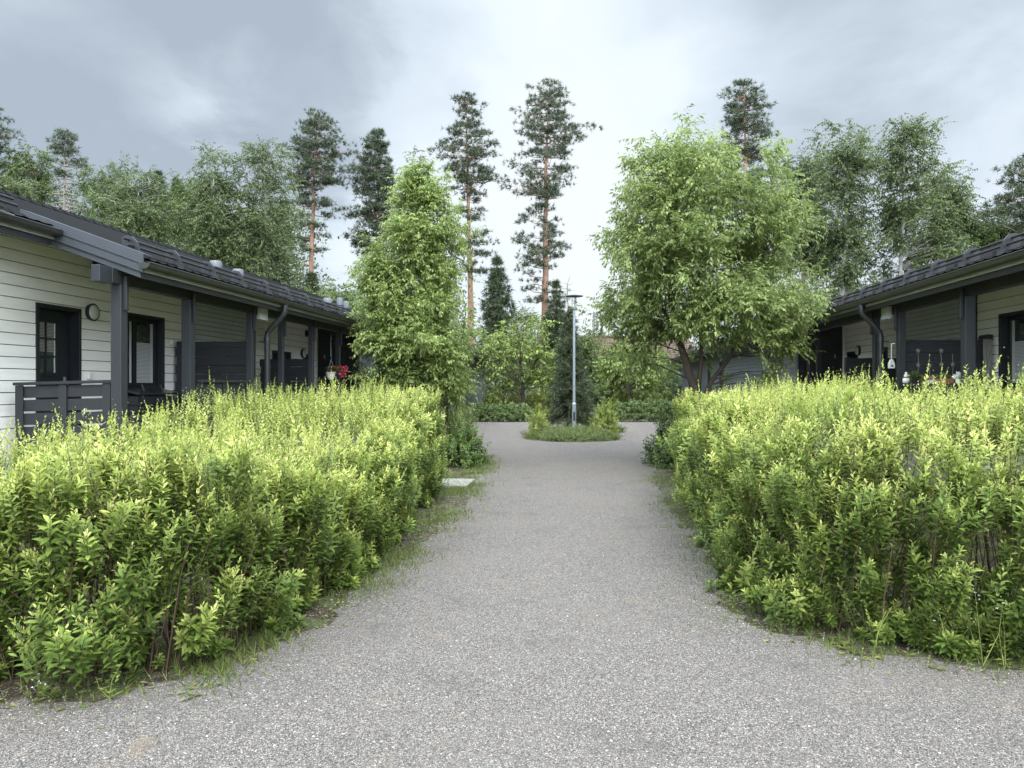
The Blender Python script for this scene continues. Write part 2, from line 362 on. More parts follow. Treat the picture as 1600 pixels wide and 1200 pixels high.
class Leaves:
    def __init__(s): s.V = []; s.F = []; s.age = []; s.own = []; s.n = 0
    def add(s, tpl, pos, axis, up, size, age, own, width=1.0):
        tv, tf = tpl; pos = np.asarray(pos, float); n = len(pos)
        if n == 0: return
        a = nrm(axis); y = nrm(np.cross(up, a)); z = np.cross(a, y); sz = np.broadcast_to(size, (n,))[:, None, None]
        V = pos[:, None] + sz*(tv[None, :, :1]*a[:, None] + tv[None, :, 1:2]*width*y[:, None] + tv[None, :, 2:]*z[:, None])
        k = len(tv); s.V.append(V.reshape(-1, 3)); s.F.append((tf[None] + (s.n + np.arange(n)*k)[:, None, None]).reshape(-1, 3))
        s.age.append(np.repeat(np.broadcast_to(age, (n,)), k)); s.own.append(np.repeat(np.broadcast_to(own, (n,)), k)); s.n += n*k
    def tris(s, V, Fa, age, own):
        s.V.append(V); s.F.append(Fa + s.n); s.age.append(np.broadcast_to(age, (len(V),))); s.own.append(np.broadcast_to(own, (len(V),))); s.n += len(V)
    def build(s, name, m, parent=None, smooth=True):
        return mesh_np(name, np.concatenate(s.V), np.concatenate(s.F), m, parent,
                       {'age': np.clip(np.concatenate(s.age), 0, 1), 'own': np.concatenate(s.own)}, smooth)
def rand_dirs(rng, n):
    d = rng.normal(size=(n, 3)); return nrm(d)
def strands(P0, P1, r0, r1, bend=None):
    """Thin three-sided stems from P0 to P1 (arrays), with a bend in the middle: vertices and triangles."""
    n = len(P0); mid = (P0+P1)/2 + (bend if bend is not None else 0)
    d = nrm(P1-P0); A = nrm(np.cross(d, np.tile([.3, .9, .2], (n, 1)))); B = np.cross(d, A)
    r0 = np.broadcast_to(r0, (n,))[:, None]; r1 = np.broadcast_to(r1, (n,))[:, None]
    rings = []
    for P, r in ((P0, r0), (mid, (r0+r1)/2), (P1, r1)):
        for k in range(3): rings.append(P + r*(cos(2*pi*k/3)*A + sin(2*pi*k/3)*B))
    V = np.stack(rings, 1).reshape(-1, 3); T = []
    for i in range(2):
        for k in range(3):
            a, b_, c, d_ = i*3+k, i*3+(k+1) % 3, (i+1)*3+(k+1) % 3, (i+1)*3+k
            T += [(a, b_, c), (a, c, d_)]
    return V, (np.array(T)[None] + (np.arange(n)*9)[:, None, None]).reshape(-1, 3)
def smooth_noise(rng, n=14):
    """A smooth random function of the plane, about -1..1."""
    ks = [(rng.normal(size=2)*w, rng.uniform(0, 2*pi), 1/(1+w*.35)) for w in rng.uniform(.7, 5.5, n)]
    tot = sqrt(sum(a*a for _, _, a in ks)/2)
    return lambda x, y: sum(a*np.sin(k[0]*x + k[1]*y + p) for k, p, a in ks)/tot/1.6

# ---------------------------------------------------------------- the ground and the gravel path
g = MB(); g.add([(-400, -60, 0), (400, -60, 0), (400, 900, 0), (-400, 900, 0)], [(0, 1, 2, 3)])
tag(g.build('ground', M['soil']), kind='structure')
edge_l = [(-3000, 1085), (-900, 1100), (0, 1108), (100, 1100), (200, 1090), (330, 1062), (450, 1002), (575, 925), (665, 850), (722, 792), (742, 752), (757, 735),
          (750, 712), (728, 690), (722, 672), (735, 656.5)]
edge_r = [(1062, 656.5), (1078, 668), (1065, 690), (1028, 716), (1018, 745), (1045, 790), (1088, 872), (1135, 935), (1190, 985), (1330, 1028), (1600, 1052), (2500, 1070), (4200, 1075)]
poly = [gp(*p)[:2] for p in edge_l + edge_r]
poly = [p if abs(p[0]) < 14 else np.array([14*np.sign(p[0]), p[1]]) for p in poly]
rng = np.random.default_rng(5)
dense = []
for a, b in zip(poly[:-1], poly[1:]):
    n = max(1, int(np.linalg.norm(b-a)/.06))
    for k in range(n): dense.append(a + (b-a)*k/n)
dense.append(poly[-1]); dense = np.array(dense)
w = np.convolve(rng.normal(size=len(dense)+8), np.ones(5)/5, 'same')[4:-4]*.10 + np.convolve(rng.normal(size=len(dense)+30), np.ones(21)/21, 'same')[15:-15]*.25
tn = np.gradient(dense, axis=0); tn /= np.maximum(np.linalg.norm(tn, axis=1, keepdims=True), 1e-6)
w *= np.clip(1.6 - dense[:, 1]/12, .12, 1)
dense = dense + np.stack([-tn[:, 1], tn[:, 0]], 1)*w[:, None]
PATH_EDGE = dense
g = MB(); V = [(p[0], p[1], .004) for p in dense] + [(14, -8, .004), (-14, -8, .004)]
g.add(V, [tuple(range(len(V)))[::-1]])
tag(g.build('gravel_path', M['gravel']), kind='structure')

# ---------------------------------------------------------------- the two long houses
def make_T(side):
    if side > 0: return lambda u, v, z: HW(u, v, z)
    return lambda u, v, z: HW(u, -(v-.45), z)
def Uh(px, v, side):                                   # u on the house plane v under a column of the photograph
    return U_at(px, v if side > 0 else -(v-.45))
def Zh(py, u, v, side): return Z_at(py, u, v if side > 0 else -(v-.45))
FLOOR, V_EAVE, V_NEAR, V_WALL, V_POST, V_WING, SLOPE, RIDGE = .6, 5.12, 6.2, 7.0, 5.5, 5.9, .36, 12.6
U_VERGE, U_END, Z_EAVE = 8.15, 43.0, 3.05
def roof_z(v): return Z_EAVE + SLOPE*(v-V_EAVE) if v <= RIDGE else Z_EAVE + SLOPE*(RIDGE-V_EAVE) - SLOPE*(v-RIDGE)
def boards(mb, T, a0, a1, face, z0, z1, step, holes=(), along='u', thick=.022, out=-1, gap=.0105):
    """Horizontal boards on a wall plane, cut out round the holes; `out` is the side the boards stand proud of."""
    def put(x0, x1, b0, b1, ya, yb, mi=0):
        if x1-x0 < .01 or b1-b0 < .004: return
        lo, hi = min(ya, yb), max(ya, yb)
        if along == 'u': mb.box(T, x0, x1, lo, hi, b0, b1, mi)
        else: mb.box(T, lo, hi, x0, x1, b0, b1, mi)
    z = z0; k = 0
    while z < z1-.005:
        t = min(z+step, z1)
        cuts = sorted(set([z, t] + [h for hh in holes for h in (hh[2], hh[3]) if z < h < t]))
        for c0, c1 in zip(cuts[:-1], cuts[1:]):
            xs = [(a0, a1)]
            for h0, h1, hz0, hz1 in holes:
                if hz0 < (c0+c1)/2 < hz1: xs = [q for x0, x1 in xs for q in ((x0, min(x1, h0)), (max(x0, h1), x1)) if q[1] > q[0]]
            for x0, x1 in xs:
                jr = random.Random(int(z*1000)*31 + int(x0*100)); cut_ = [x0] + ([x0 + (x1-x0)*jr.uniform(.15, .85)] if x1-x0 > 1.2 else []) + [x1]
                for ci, (q0, q1) in enumerate(zip(cut_[:-1], cut_[1:])):
                    dd = jr.uniform(-.002, .002); put(q0 + (.0015 if ci else 0), q1, c0 + (gap if c0 == z else 0), c1, face - out*.004, face+out*(thick+dd))         # the board
                put(x0, x1, c0, c1, face-out*.035, face-out*.008, 1)                            # backing of the groove, coloured black to draw the shadow line
        z = t; k += 1

def long_house(side):
    T = make_T(side); s = side
    left = side > 0
    r = thing('row_house', T(20, V_WALL, 0), 'long white and grey board house with dark roof, '  +
              ('red flower basket on its porch' if left else 'star garlands on its porch screen'), 'house', 'long single-storey row houses')
    U = lambda px, v: Uh(px, v, s)
    Z = lambda py, u, v: Zh(py, u, v, s)
    mir = (lambda l, r_: l if left else r_)
    # --- openings on the wall plane, read from the photograph
    if left:
        d0, d1 = U(53, V_WALL), U(124, V_WALL); dz1 = Z(472, d0, V_WALL)
        w0, w1 = U(196, V_WALL), U(255, V_WALL); wz1 = Z(497, w1, V_WALL); wz0 = Z(607, w1, V_WALL)
        g0, g1 = U(289, V_WALL), U(394, V_WALL); e1 = U(493, V_WALL)
        w2 = (U(423, V_WALL), U(453, V_WALL)); d2 = (U(472, V_WALL), U(489, V_WALL)); z2 = Z(547, w2[0], V_WALL)
    else:
        w0, w1 = U(1640, V_WALL), U(1563, V_WALL); wz1 = Z(491, w1, V_WALL); wz0 = 1.55
        d0, d1 = w0-2.0, w0-1.15; dz1 = wz1
        g0, g1 = U(1529, V_WALL), U(1411, V_WALL); e1 = U(1320, V_WALL)
        w2 = (U(1389, V_WALL), U(1367, V_WALL)); d2 = (U(1342, V_WALL), U(1325, V_WALL)); z2 = Z(548, d2[0], V_WALL)
    holes = [(d0, d1, FLOOR, dz1), (w0, w1, FLOOR, wz1)]
    holes2 = [(w2[0], w2[1], 1.3, z2), (d2[0], d2[1], FLOOR, z2)]
    # --- walls
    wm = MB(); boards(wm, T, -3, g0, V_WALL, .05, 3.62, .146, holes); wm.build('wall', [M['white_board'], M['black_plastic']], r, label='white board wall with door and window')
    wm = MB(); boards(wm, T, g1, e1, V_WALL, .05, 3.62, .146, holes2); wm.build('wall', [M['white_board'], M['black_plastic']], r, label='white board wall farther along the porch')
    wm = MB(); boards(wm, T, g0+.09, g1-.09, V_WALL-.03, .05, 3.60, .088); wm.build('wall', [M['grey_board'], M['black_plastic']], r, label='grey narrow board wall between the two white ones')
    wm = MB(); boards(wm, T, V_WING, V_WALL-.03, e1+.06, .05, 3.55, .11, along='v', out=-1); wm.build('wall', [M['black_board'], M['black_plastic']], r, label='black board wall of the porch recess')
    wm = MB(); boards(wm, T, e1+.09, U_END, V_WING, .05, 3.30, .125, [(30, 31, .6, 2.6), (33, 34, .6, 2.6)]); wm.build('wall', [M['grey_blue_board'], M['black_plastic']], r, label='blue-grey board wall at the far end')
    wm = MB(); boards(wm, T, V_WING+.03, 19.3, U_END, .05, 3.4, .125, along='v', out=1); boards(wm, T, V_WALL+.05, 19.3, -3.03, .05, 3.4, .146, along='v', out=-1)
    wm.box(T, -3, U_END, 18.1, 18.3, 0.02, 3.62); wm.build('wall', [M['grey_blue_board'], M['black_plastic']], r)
    for hu0, hu1 in ((30, 31), (33, 34)):
        q = MB(); q.box(T, hu0, hu1, V_WING+.03, V_WING+.07, .6, 2.6); q.build('door', M['frame_black'], r)
    for a in (g0, g1-.09):
        q = MB(); q.box(T, a, a+.09, V_WALL-.075, V_WALL, .05, 3.6); q.build('corner_board', M['black_board'], r)
    q = MB(); q.box(T, e1+.0, e1+.14, V_WING-.045, V_WING+.10, .05, 3.3); q.build('corner_board', M['frame_black'], r)
    q = MB(); q.box(T, e1-.05, e1+.035, V_WALL-.05, V_WALL-.024, .05, 3.6); q.build('corner_board', M['white_board'], r)
    # doors of the dark recess
    for a, b in ((V_WALL-.75, V_WALL-.25),):
        q = MB(); q.box(T, e1+.01, e1+.034, a, b, FLOOR, 2.62); q.box(T, e1-.02, e1+.034, b, b+.06, FLOOR, 2.68); q.build('door', M['frame_black'], r)
        h = MB(); h.tube([T(e1-.03, a+.07, 1.6), T(e1-.03, a+.19, 1.6)], .012, 8)
        h.build('door_handle', M['galv'], r)
        for hz in (1.2, 1.75, 2.3):
            h = MB(); h.box(T, e1-.03, e1+.0, b-.01, b+.02, hz, hz+.1); h.build('hinge', M['galv'], r)
    # --- door
    q = MB(); dep = .12
    q.box(T, d0+.07, d1-.05, V_WALL+dep, V_WALL+dep+.05, FLOOR, dz1-.06); dr = q.build('door', M['frame_black'], r, bevel=.004, label='black door with six small panes')
    q = MB(); q.box(T, d0, d0+.06, V_WALL-.035, V_WALL+dep+.06, FLOOR, dz1); q.box(T, d1-.04, d1, V_WALL-.035, V_WALL+dep+.06, FLOOR, dz1)
    q.box(T, d0+.06, d1-.04, V_WALL-.035, V_WALL+dep+.06, dz1-.06, dz1); q.build('frame', M['frame_black'], dr, bevel=.004)
    pw0, pw1, pz0, pz1 = d0+.13, d0+.13+.42, FLOOR+1.15, FLOOR+1.86
    q = MB(); q.box(T, pw0, pw1, V_WALL+dep-.006, V_WALL+dep+.02, pz0, pz1); q.build('pane', M['glass'], dr)
    q = MB()
    for i in range(4):
        zz_ = pz0 + (pz1-pz0)*i/3; q.box(T, pw0-.03, pw1+.03, V_WALL+dep-.022, V_WALL+dep-.008, zz_-.012 - (.012 if i in (0, 3) else 0), zz_+.012 + (.012 if i in (0, 3) else 0))
    for i in range(3):
        uu = pw0 + (pw1-pw0)*i/2; q.box(T, uu-.010 - (.014 if i in (0, 2) else 0), uu+.010 + (.014 if i in (0, 2) else 0), V_WALL+dep-.026, V_WALL+dep-.0085, pz0-.02, pz1+.02)
    q.build('glazing_bar', M['frame_black'], dr)
    q = MB(); zb = pz0+.30
    while zb < pz1-.02: q.box(T, pw0+.02, pw1-.06, V_WALL+dep-.0085, V_WALL+dep-.0065, zb, zb+.012); zb += .019
    q.build('blind', M['cloth'], dr)
    q = MB(); q.box(T, pw1-.05, pw1-.008, V_WALL+dep-.0085, V_WALL+dep-.0065, pz0+.02, pz1-.02); q.build('curtain', M['blind'], dr)
    q = MB(); hu = d1-.14
    q.tube([T(hu, V_WALL+dep-.003, FLOOR+1.02), T(hu, V_WALL+dep-.06, FLOOR+1.02), T(hu-.12, V_WALL+dep-.06, FLOOR+1.02)], .011, 8)
    q.box(T, hu-.022, hu+.022, V_WALL+dep-.012, V_WALL+dep-.002, FLOOR+.85, FLOOR+1.12); q.tube([T(hu, V_WALL+dep-.003, FLOOR+.9), T(hu, V_WALL+dep-.03, FLOOR+.9)], .016, 10)
    q.build('handle', M['galv'], dr, smooth='auto')
    # --- window with its black surround and the clad apron below
    wd = MB(); rec = .15
    wd.box(T, w0, w0+.05, V_WALL-.03, V_WALL+rec+.05, wz0, wz1); wd.box(T, w1-.05, w1, V_WALL-.03, V_WALL+rec+.05, wz0, wz1)
    wd.box(T, w0+.05, w1-.05, V_WALL-.03, V_WALL+rec+.05, wz1-.05, wz1)
    wn = wd.build('window', M['frame_black'], r, bevel=.004, label='tall window with white blind')
    q = MB(); a0, a1, b0, b1 = w0+.05, w1-.05, wz0+.02, wz1-.05; mu = a0+(a1-a0)*.36
    for x0, x1, y0, y1 in ((a0, a0+.06, b0, b1), (a1-.06, a1, b0, b1), (mu-.045, mu+.045, b0, b1)): q.box(T, x0, x1, V_WALL+rec-.06, V_WALL+rec, y0, y1)
    for x0, x1 in ((a0+.06, mu-.045), (mu+.045, a1-.06)):
        q.box(T, x0, x1, V_WALL+rec-.06, V_WALL+rec, b0, b0+.07); q.box(T, x0, x1, V_WALL+rec-.06, V_WALL+rec, b1-.06, b1)
    q.build('frame', M['frame_black'], wn, bevel=.003)
    for x0, x1 in ((a0+.06, mu-.045), (mu+.045, a1-.06)):
        q = MB(); q.box(T, x0, x1, V_WALL+rec-.032, V_WALL+rec-.024, b0+.07, b1-.06); q.build('pane', M['glass'], wn)
        if x0 < a0+.1:
            q = MB(); m_ = 16
            V = [T(x0+.015+(x1-x0-.03)*k/m_, V_WALL+rec-.040-.006*(k % 2), z) for z in (b0+.075, b1-.065) for k in range(m_+1)]
            q.add(V, [(k, k+1, m_+2+k, m_+1+k) for k in range(m_)]); o = q.build('curtain', M['blind'], wn); md = o.modifiers.new('t', 'SOLIDIFY'); md.thickness = .003; continue
        q = MB(); zb = b0+.075; x0b, x1b = x0+.012, x1-.09
        while zb < b0 + (b1-b0)*.64: q.box(T, x0b, x1b, V_WALL+rec-.044, V_WALL+rec-.036, zb, zb+.017); zb += .0215
        q.box(T, x1-.08, x1-.01, V_WALL+rec-.042, V_WALL+rec-.037, b0+.075, b1-.065)
        q.build('blind', M['blind'], wn)
    q = MB(); q.hexa([T(w0-.02, V_WALL-.24, wz0-.10), T(w1+.03, V_WALL-.24, wz0-.10), T(w1+.03, V_WALL+.1, wz0-.02), T(w0-.02, V_WALL+.1, wz0-.02),
                      T(w0-.02, V_WALL-.24, wz0-.07), T(w1+.03, V_WALL-.24, wz0-.07), T(w1+.03, V_WALL+.1, wz0+.018), T(w0-.02, V_WALL+.1, wz0+.018)])
    q.build('sill', M['dark_metal'], wn)
    q = MB(); zz_ = FLOOR
    while zz_ < wz0-.13: q.box(T, w0+.01, w1, V_WALL-.20, V_WALL+.05, zz_+.005, min(zz_+.135, wz0-.105)); zz_ += .14
    q.build('apron', M['screen_wood'], wn)
    # --- second unit: window, door
    for a, b, nm, zb in ((w2[0], w2[1], 'window', 1.3), (d2[0], d2[1], 'door', FLOOR)):
        q = MB(); q.box(T, a, a+.06, V_WALL-.03, V_WALL+.1, zb, z2); q.box(T, b-.06, b, V_WALL-.03, V_WALL+.1, zb, z2)
        q.box(T, a+.06, b-.06, V_WALL-.03, V_WALL+.1, z2-.06, z2)
        if nm == 'door': q.box(T, a+.06, b-.06, V_WALL+.06, V_WALL+.10, zb, z2-.06)
        o = q.build(nm, M['frame_black'], r)
        if nm == 'window':
            p = MB(); p.box(T, a+.06, b-.06, V_WALL+.05, V_WALL+.058, zb, z2-.06); p.build('pane', M['glass'], o)
    # --- floor, ceiling
    q = MB(); q.box(T, U_VERGE+.2, e1+.05, V_POST-.15, V_WALL-.03, .15, FLOOR-.004); q.build('porch_floor', M['deck'], r)
    # --- roof: pressed metal tiles
    def roof_grid(u0, u1, v0, v1, back=False):
        us = np.arange(u0, u1+.001, .066); nv = int((v1-v0)/.35)
        vs = []; dz = []
        for i in range(nv+1):
            vv = v0 + (v1-v0)*i/nv
            if i: vs.append(vv-.004); dz.append(.0)
            if i < nv: vs.append(vv); dz.append(.026)
        # each course starts a little above the one below it and falls flat to its top
        vs, dz = np.array(vs), np.array(dz)
        wave = .017*np.abs(np.sin(us*pi/.198))
        V = np.array([T(u, v, roof_z(v)+d+wv) for v, d in zip(vs, dz) for u, wv in zip(us, wave)])
        nu = len(us); i, j = np.meshgrid(np.arange(len(vs)-1), np.arange(nu-1), indexing='ij'); a = (i*nu+j).ravel()
        return V, np.stack([a, a+1, a+nu+1, a+nu], 1)
    V1, F1 = roof_grid(U_VERGE, U_END+.5, V_EAVE, RIDGE); V2, F2 = roof_grid(-3.2, U_VERGE, V_NEAR, RIDGE); V3, F3 = roof_grid(-3.2, U_END+.5, RIDGE, 19.0)
    V = np.concatenate([V1, V2, V3]); Fa = np.concatenate([F1, F2+len(V1), F3+len(V1)+len(V2)])
    rf = mesh_np('roof', V, Fa, M['roof_metal'], r)
    q = MB()                                            # underside
    for u0, u1, v0 in ((U_VERGE, U_END+.5, V_EAVE), (-3.2, U_VERGE, V_NEAR)):
        q.hexa([T(u0, v0, roof_z(v0)-.13), T(u1, v0, roof_z(v0)-.13), T(u1, RIDGE, roof_z(RIDGE)-.16), T(u0, RIDGE, roof_z(RIDGE)-.16),
                T(u0, v0, roof_z(v0)-.012), T(u1, v0, roof_z(v0)-.012), T(u1, RIDGE, roof_z(RIDGE)-.03), T(u0, RIDGE, roof_z(RIDGE)-.03)])
    q.hexa([T(-3.2, RIDGE, roof_z(RIDGE)-.16), T(U_END+.5, RIDGE, roof_z(RIDGE)-.16), T(U_END+.5, 19, roof_z(19)-.16), T(-3.2, 19, roof_z(19)-.16),
            T(-3.2, RIDGE, roof_z(RIDGE)-.03), T(U_END+.5, RIDGE, roof_z(RIDGE)-.03), T(U_END+.5, 19, roof_z(19)-.03), T(-3.2, 19, roof_z(19)-.03)])
    q.build('soffit', M['soffit'], rf)
    q = MB(); uu = np.arange(-3.2, U_END+.5, .36)       # ridge caps, lapped
    for i, u in enumerate(uu):
        pr = [(-.16, -.045), (-.11, .035), (0, .072), (.11, .035), (.16, -.045)]
        V = [T(u-.01, RIDGE+a, roof_z(RIDGE)+.03+b+.012) for a, b in pr] + [T(u+.37, RIDGE+a*.93, roof_z(RIDGE)+.03+b) for a, b in pr]
        q.add(V, [(k, k+1, k+6, k+5) for k in range(4)])
    q.build('ridge_cap', M['roof_metal'], rf)
    # verge: barge boards and their flashing, along the slope at the step of the roof
    def sloped(mb, u0, u1, v0, v1, lo, hi, mi=0):
        mb.hexa([T(u0, v0, roof_z(v0)+lo), T(u1, v0, roof_z(v0)+lo), T(u1, v1, roof_z(v1)+lo), T(u0, v1, roof_z(v1)+lo),
                 T(u0, v0, roof_z(v0)+hi), T(u1, v0, roof_z(v0)+hi), T(u1, v1, roof_z(v1)+hi), T(u0, v1, roof_z(v1)+hi)], mi)
    q = MB(); sloped(q, U_VERGE-.07, U_VERGE-.045, V_EAVE-.02, V_NEAR+.5, -.135, .005); sloped(q, U_VERGE-.044, U_VERGE-.02, V_EAVE+.03, V_NEAR+.5, -.21, -.05)
    q.build('bargeboard', M['barge'], r, bevel=.003)
    q = MB(); sloped(q, U_VERGE-.085, U_VERGE-.07, V_EAVE-.03, V_NEAR+.42, -.035, .075); sloped(q, U_VERGE-.085, U_VERGE+.09, V_EAVE-.03, V_NEAR+.42, .075, .088)
    q.build('verge_flashing', M['barge'], r)
    # fascia and gutters
    for u0, u1, v0 in ((U_VERGE-.02, U_END+.5, V_EAVE), (-3.2, U_VERGE-.1, V_NEAR)):
        z0 = roof_z(v0)
        q = MB(); q.box(T, u0, u1, v0+.022, v0+.046, z0-.20, z0-.014); q.build('fascia', M['black_board'], r)
        rad = .066; cv, cz = v0-.058, z0-.035
        an = [pi + pi*k/10 for k in range(11)]
        pr = [(cv+rad*cos(a), cz+rad*sin(a)) for a in an] + [(cv+(rad-.006)*cos(a), cz+(rad-.006)*sin(a)) for a in an[::-1]]
        q = MB(); ns = len(pr); us = np.linspace(u0-.08 if u0 > 0 else u0, u1, 40)
        V = [T(u, v, z) for u in us for v, z in pr]
        q.add(V, [(i*ns+k, i*ns+(k+1) % ns, (i+1)*ns+(k+1) % ns, (i+1)*ns+k) for i in range(len(us)-1) for k in range(ns)])
        ue = us[0] if u0 > 0 else us[-1]
        q.add([T(ue-.012, cv+(rad+.004)*cos(a), cz+(rad+.004)*sin(a)) for a in an] + [T(ue+.02, cv+(rad+.004)*cos(a), cz+(rad+.004)*sin(a)) for a in an],
              [tuple(range(11)), tuple(range(21, 10, -1))] + [(k, k+1, k+12, k+11) for k in range(10)])
        q.tube([T(u, cv-rad, cz+.004) for u in (us[0], us[-1])], .009, 8)
        gt = q.build('gutter', M['gutter_metal'], r, smooth='auto')
        ub = u0+.35 if u0 > 0 else 1.0
        while ub < min(u1, 22):
            p = MB(); w_ = .02
            V = [T(ub+d, cv+(rad+.005)*cos(a), cz+(rad+.005)*sin(a)) for d in (0, w_) for a in an]; p.add(V, [(k, k+1, k+12, k+11) for k in range(10)])
            p.box(T, ub, ub+w_, cv-rad-.005, v0+.02, cz+.008, cz+.014); p.build('bracket', M['gutter_metal'], gt); ub += .78
    # eave flashing strip: pale worn metal along the lower roof edge
    q = MB(); q.hexa([T(U_VERGE, V_EAVE-.035, roof_z(V_EAVE)-.012), T(U_END, V_EAVE-.035, roof_z(V_EAVE)-.012), T(U_END, V_EAVE+.10, roof_z(V_EAVE)+.05), T(U_VERGE, V_EAVE+.10, roof_z(V_EAVE)+.05),
                      T(U_VERGE, V_EAVE-.035, roof_z(V_EAVE)-.006), T(U_END, V_EAVE-.035, roof_z(V_EAVE)-.006), T(U_END, V_EAVE+.10, roof_z(V_EAVE)+.056), T(U_VERGE, V_EAVE+.10, roof_z(V_EAVE)+.056)])
    q.build('eave_flashing', M['dark_metal'], r)
    # snow guards: two pipes on feet
    for u0, u1, vg in ((U_VERGE+.15, U_END, V_EAVE+.34), (-3, U_VERGE-.25, V_NEAR+.34)):
        q = MB(); zg = roof_z(vg)
        for dv, dz_ in ((-.02, .11), (.035, .19)): q.tube([T(u0, vg+dv, zg+dz_), T(u1, vg+dv, zg+dz_)], .017, 8)
        sg = q.build('snow_guard', M['dark_metal'], r, smooth='auto')
        ub = u0+.12
        while ub < min(u1, 26):
            p = MB()
            V = []
            for d in (0, .035):
                V += [T(ub+d, vg-.10, zg-.0+.02), T(ub+d, vg-.065, zg+.16), T(ub+d, vg+.0, zg+.235), T(ub+d, vg+.09, zg+.245), T(ub+d, vg+.13, zg+.19), T(ub+d, vg+.12, zg+.07)]
            p.add(V, [tuple(range(5, -1, -1)), tuple(range(6, 12))] + [(k, (k+1) % 6, 6+(k+1) % 6, 6+k) for k in range(6)])
            p.box(T, ub-.03, ub+.065, vg-.16, vg-.07, zg-.03, zg+.035)
            p.build('bracket', M['dark_metal'], sg); ub += .92
    # beam and posts
    zb0, zb1 = 2.79, 2.965
    q = MB(); q.box(T, U_VERGE-.12, e1+.1, V_POST-.06, V_POST+.06, zb0, zb1); q.build('beam', M['black_board'], r, bevel=.006)  # shade under the eave put into the beam's black colour; its end stays lighter
    q = MB(); q.box(T, U_VERGE-.34, U_VERGE-.121, V_POST-.055, V_POST+.055, zb0-.012, zb1); q.build('beam_end', M['post_wood'], r, bevel=.006)
    posts = mir([(186, .13), (294, .13), (391, .10), (439, .09), (486, .09), (528, .09)], [(1513, .13), (1408, .11), (1369, .10), (1279, .09)])
    for px, wd_ in posts:
        uc = U(px, V_POST)
        q = MB(); q.box(T, uc-wd_/2, uc+wd_/2, V_POST-wd_/2-.002, V_POST+wd_/2-.002, .15, zb0); p_ = q.build('post', M['post_wood'], r, bevel=.006)
        q = MB(); q.box(T, uc-.024, uc+.024, V_POST-wd_/2-.045, V_POST-wd_/2-.004, zb0-.30, zb0+.10); q.build('cleat', M['post_wood'], p_, bevel=.004)
    q = MB(); uc = U(mir(402, 1394), V_POST)
    q.box(T, uc-.15, uc+.15, V_POST-.12, V_POST-.063, 2.70, 2.90); q.build('beam_end', M['grey_board'], r, bevel=.005)
    # cross rafters carrying the porch roof
    for px in mir((294, 391), (1408,)):
        uc = U(px, V_POST)+.10; q = MB(); q.hexa([T(uc-.03, V_POST+.06, 2.80), T(uc+.03, V_POST+.06, 2.80), T(uc+.03, V_WALL-.03, 3.2), T(uc-.03, V_WALL-.03, 3.2),
                                               T(uc-.03, V_POST+.06, 2.955), T(uc+.03, V_POST+.06, 2.955), T(uc+.03, V_WALL-.03, 3.42), T(uc-.03, V_WALL-.03, 3.42)])
        q.build('rafter', M['post_wood'], r)
    # downpipes
    for px in mir((445,), (1346, 1242)):
        vg = V_EAVE-.058; ug = U(px, vg); zt = roof_z(V_EAVE)-.09; vp = V_POST-.13
        p0, p1 = (vg, zt), (vp, zt-.52)
        path = [T(ug, vg, zt+.03), T(ug, vg, zt-.10), T(ug, vg+.01, zt-.14), T(ug, vg+.04, zt-.18), T(ug, vp-.05, zt-.42), T(ug, vp-.012, zt-.47), T(ug, vp, zt-.53), T(ug, vp, .2)]
        if px < 600: path = [np.asarray(p) for p in path]
        q = MB(); q.tube(path, .047, 14)
        q.disc(T(ug, vp, zt-.55), (0, 0, -1), .055, .06, 14); q.disc(T(ug, vg, zt+.0), (0, 0, -1), .054, .07, 14)
        dp = q.build('downpipe', M['dark_metal'], r, smooth='auto')
        q = MB(); q.tube([T(ug, vp-.02, zt-.62), T(ug-.09, vp+.10, zt-.62)], .012, 6); q.build('bracket', M['black_plastic'], dp)
    # roof vents, at the places the photograph shows them
    vents = mir([(337, 421, 9.6, .16, .14), (372, 431, 9.6, .15, .12), (512, 478, 9.6, .17, .16), (531, 481, 8.2, .11, .34), (541, 483, 8.2, .10, .30)], [(1268, 473, 7.6, .12, .36)])
    for px, py, vv, rad, hh in vents:
        uc = U(px, vv); zc_ = roof_z(vv)
        q = MB(); q.lathe(T(uc, vv, zc_-.08), [(rad*.72, 0), (rad*.72, hh*.55), (rad, hh*.6), (rad, hh*.95+.08), (rad*.85, hh+.12)], 16)
        q.build('vent_pipe', M['vent_plastic'], r, smooth='auto')
    # wall lamps and small fittings
    def bulkhead(px, py, rad):
        uc = U(px, V_WALL); zc_ = Z(py, uc, V_WALL); ax = T(0, 0, 0)-T(0, 1, 0)
        q = MB(); q.disc(T(uc, V_WALL-.02, zc_), ax, rad*.9, .035, 24); q.disc(T(uc, V_WALL-.055, zc_), ax, rad, .02, 24); lp = q.build('wall_lamp', M['black_plastic'], r, smooth='auto')
        q = MB(); q.tube([np.asarray(T(uc, V_WALL-.0755, zc_)) + nrm(ax)*d for d in (0, .008, .02, .024)], [rad*.84, rad*.82, rad*.55, rad*.1], 24); q.build('diffuser', M['lamp_white'], lp, smooth=True)
    for a in mir([(139, 488, .125), (471, 552, .125)], [(1344, 548, .125)]): bulkhead(*a)
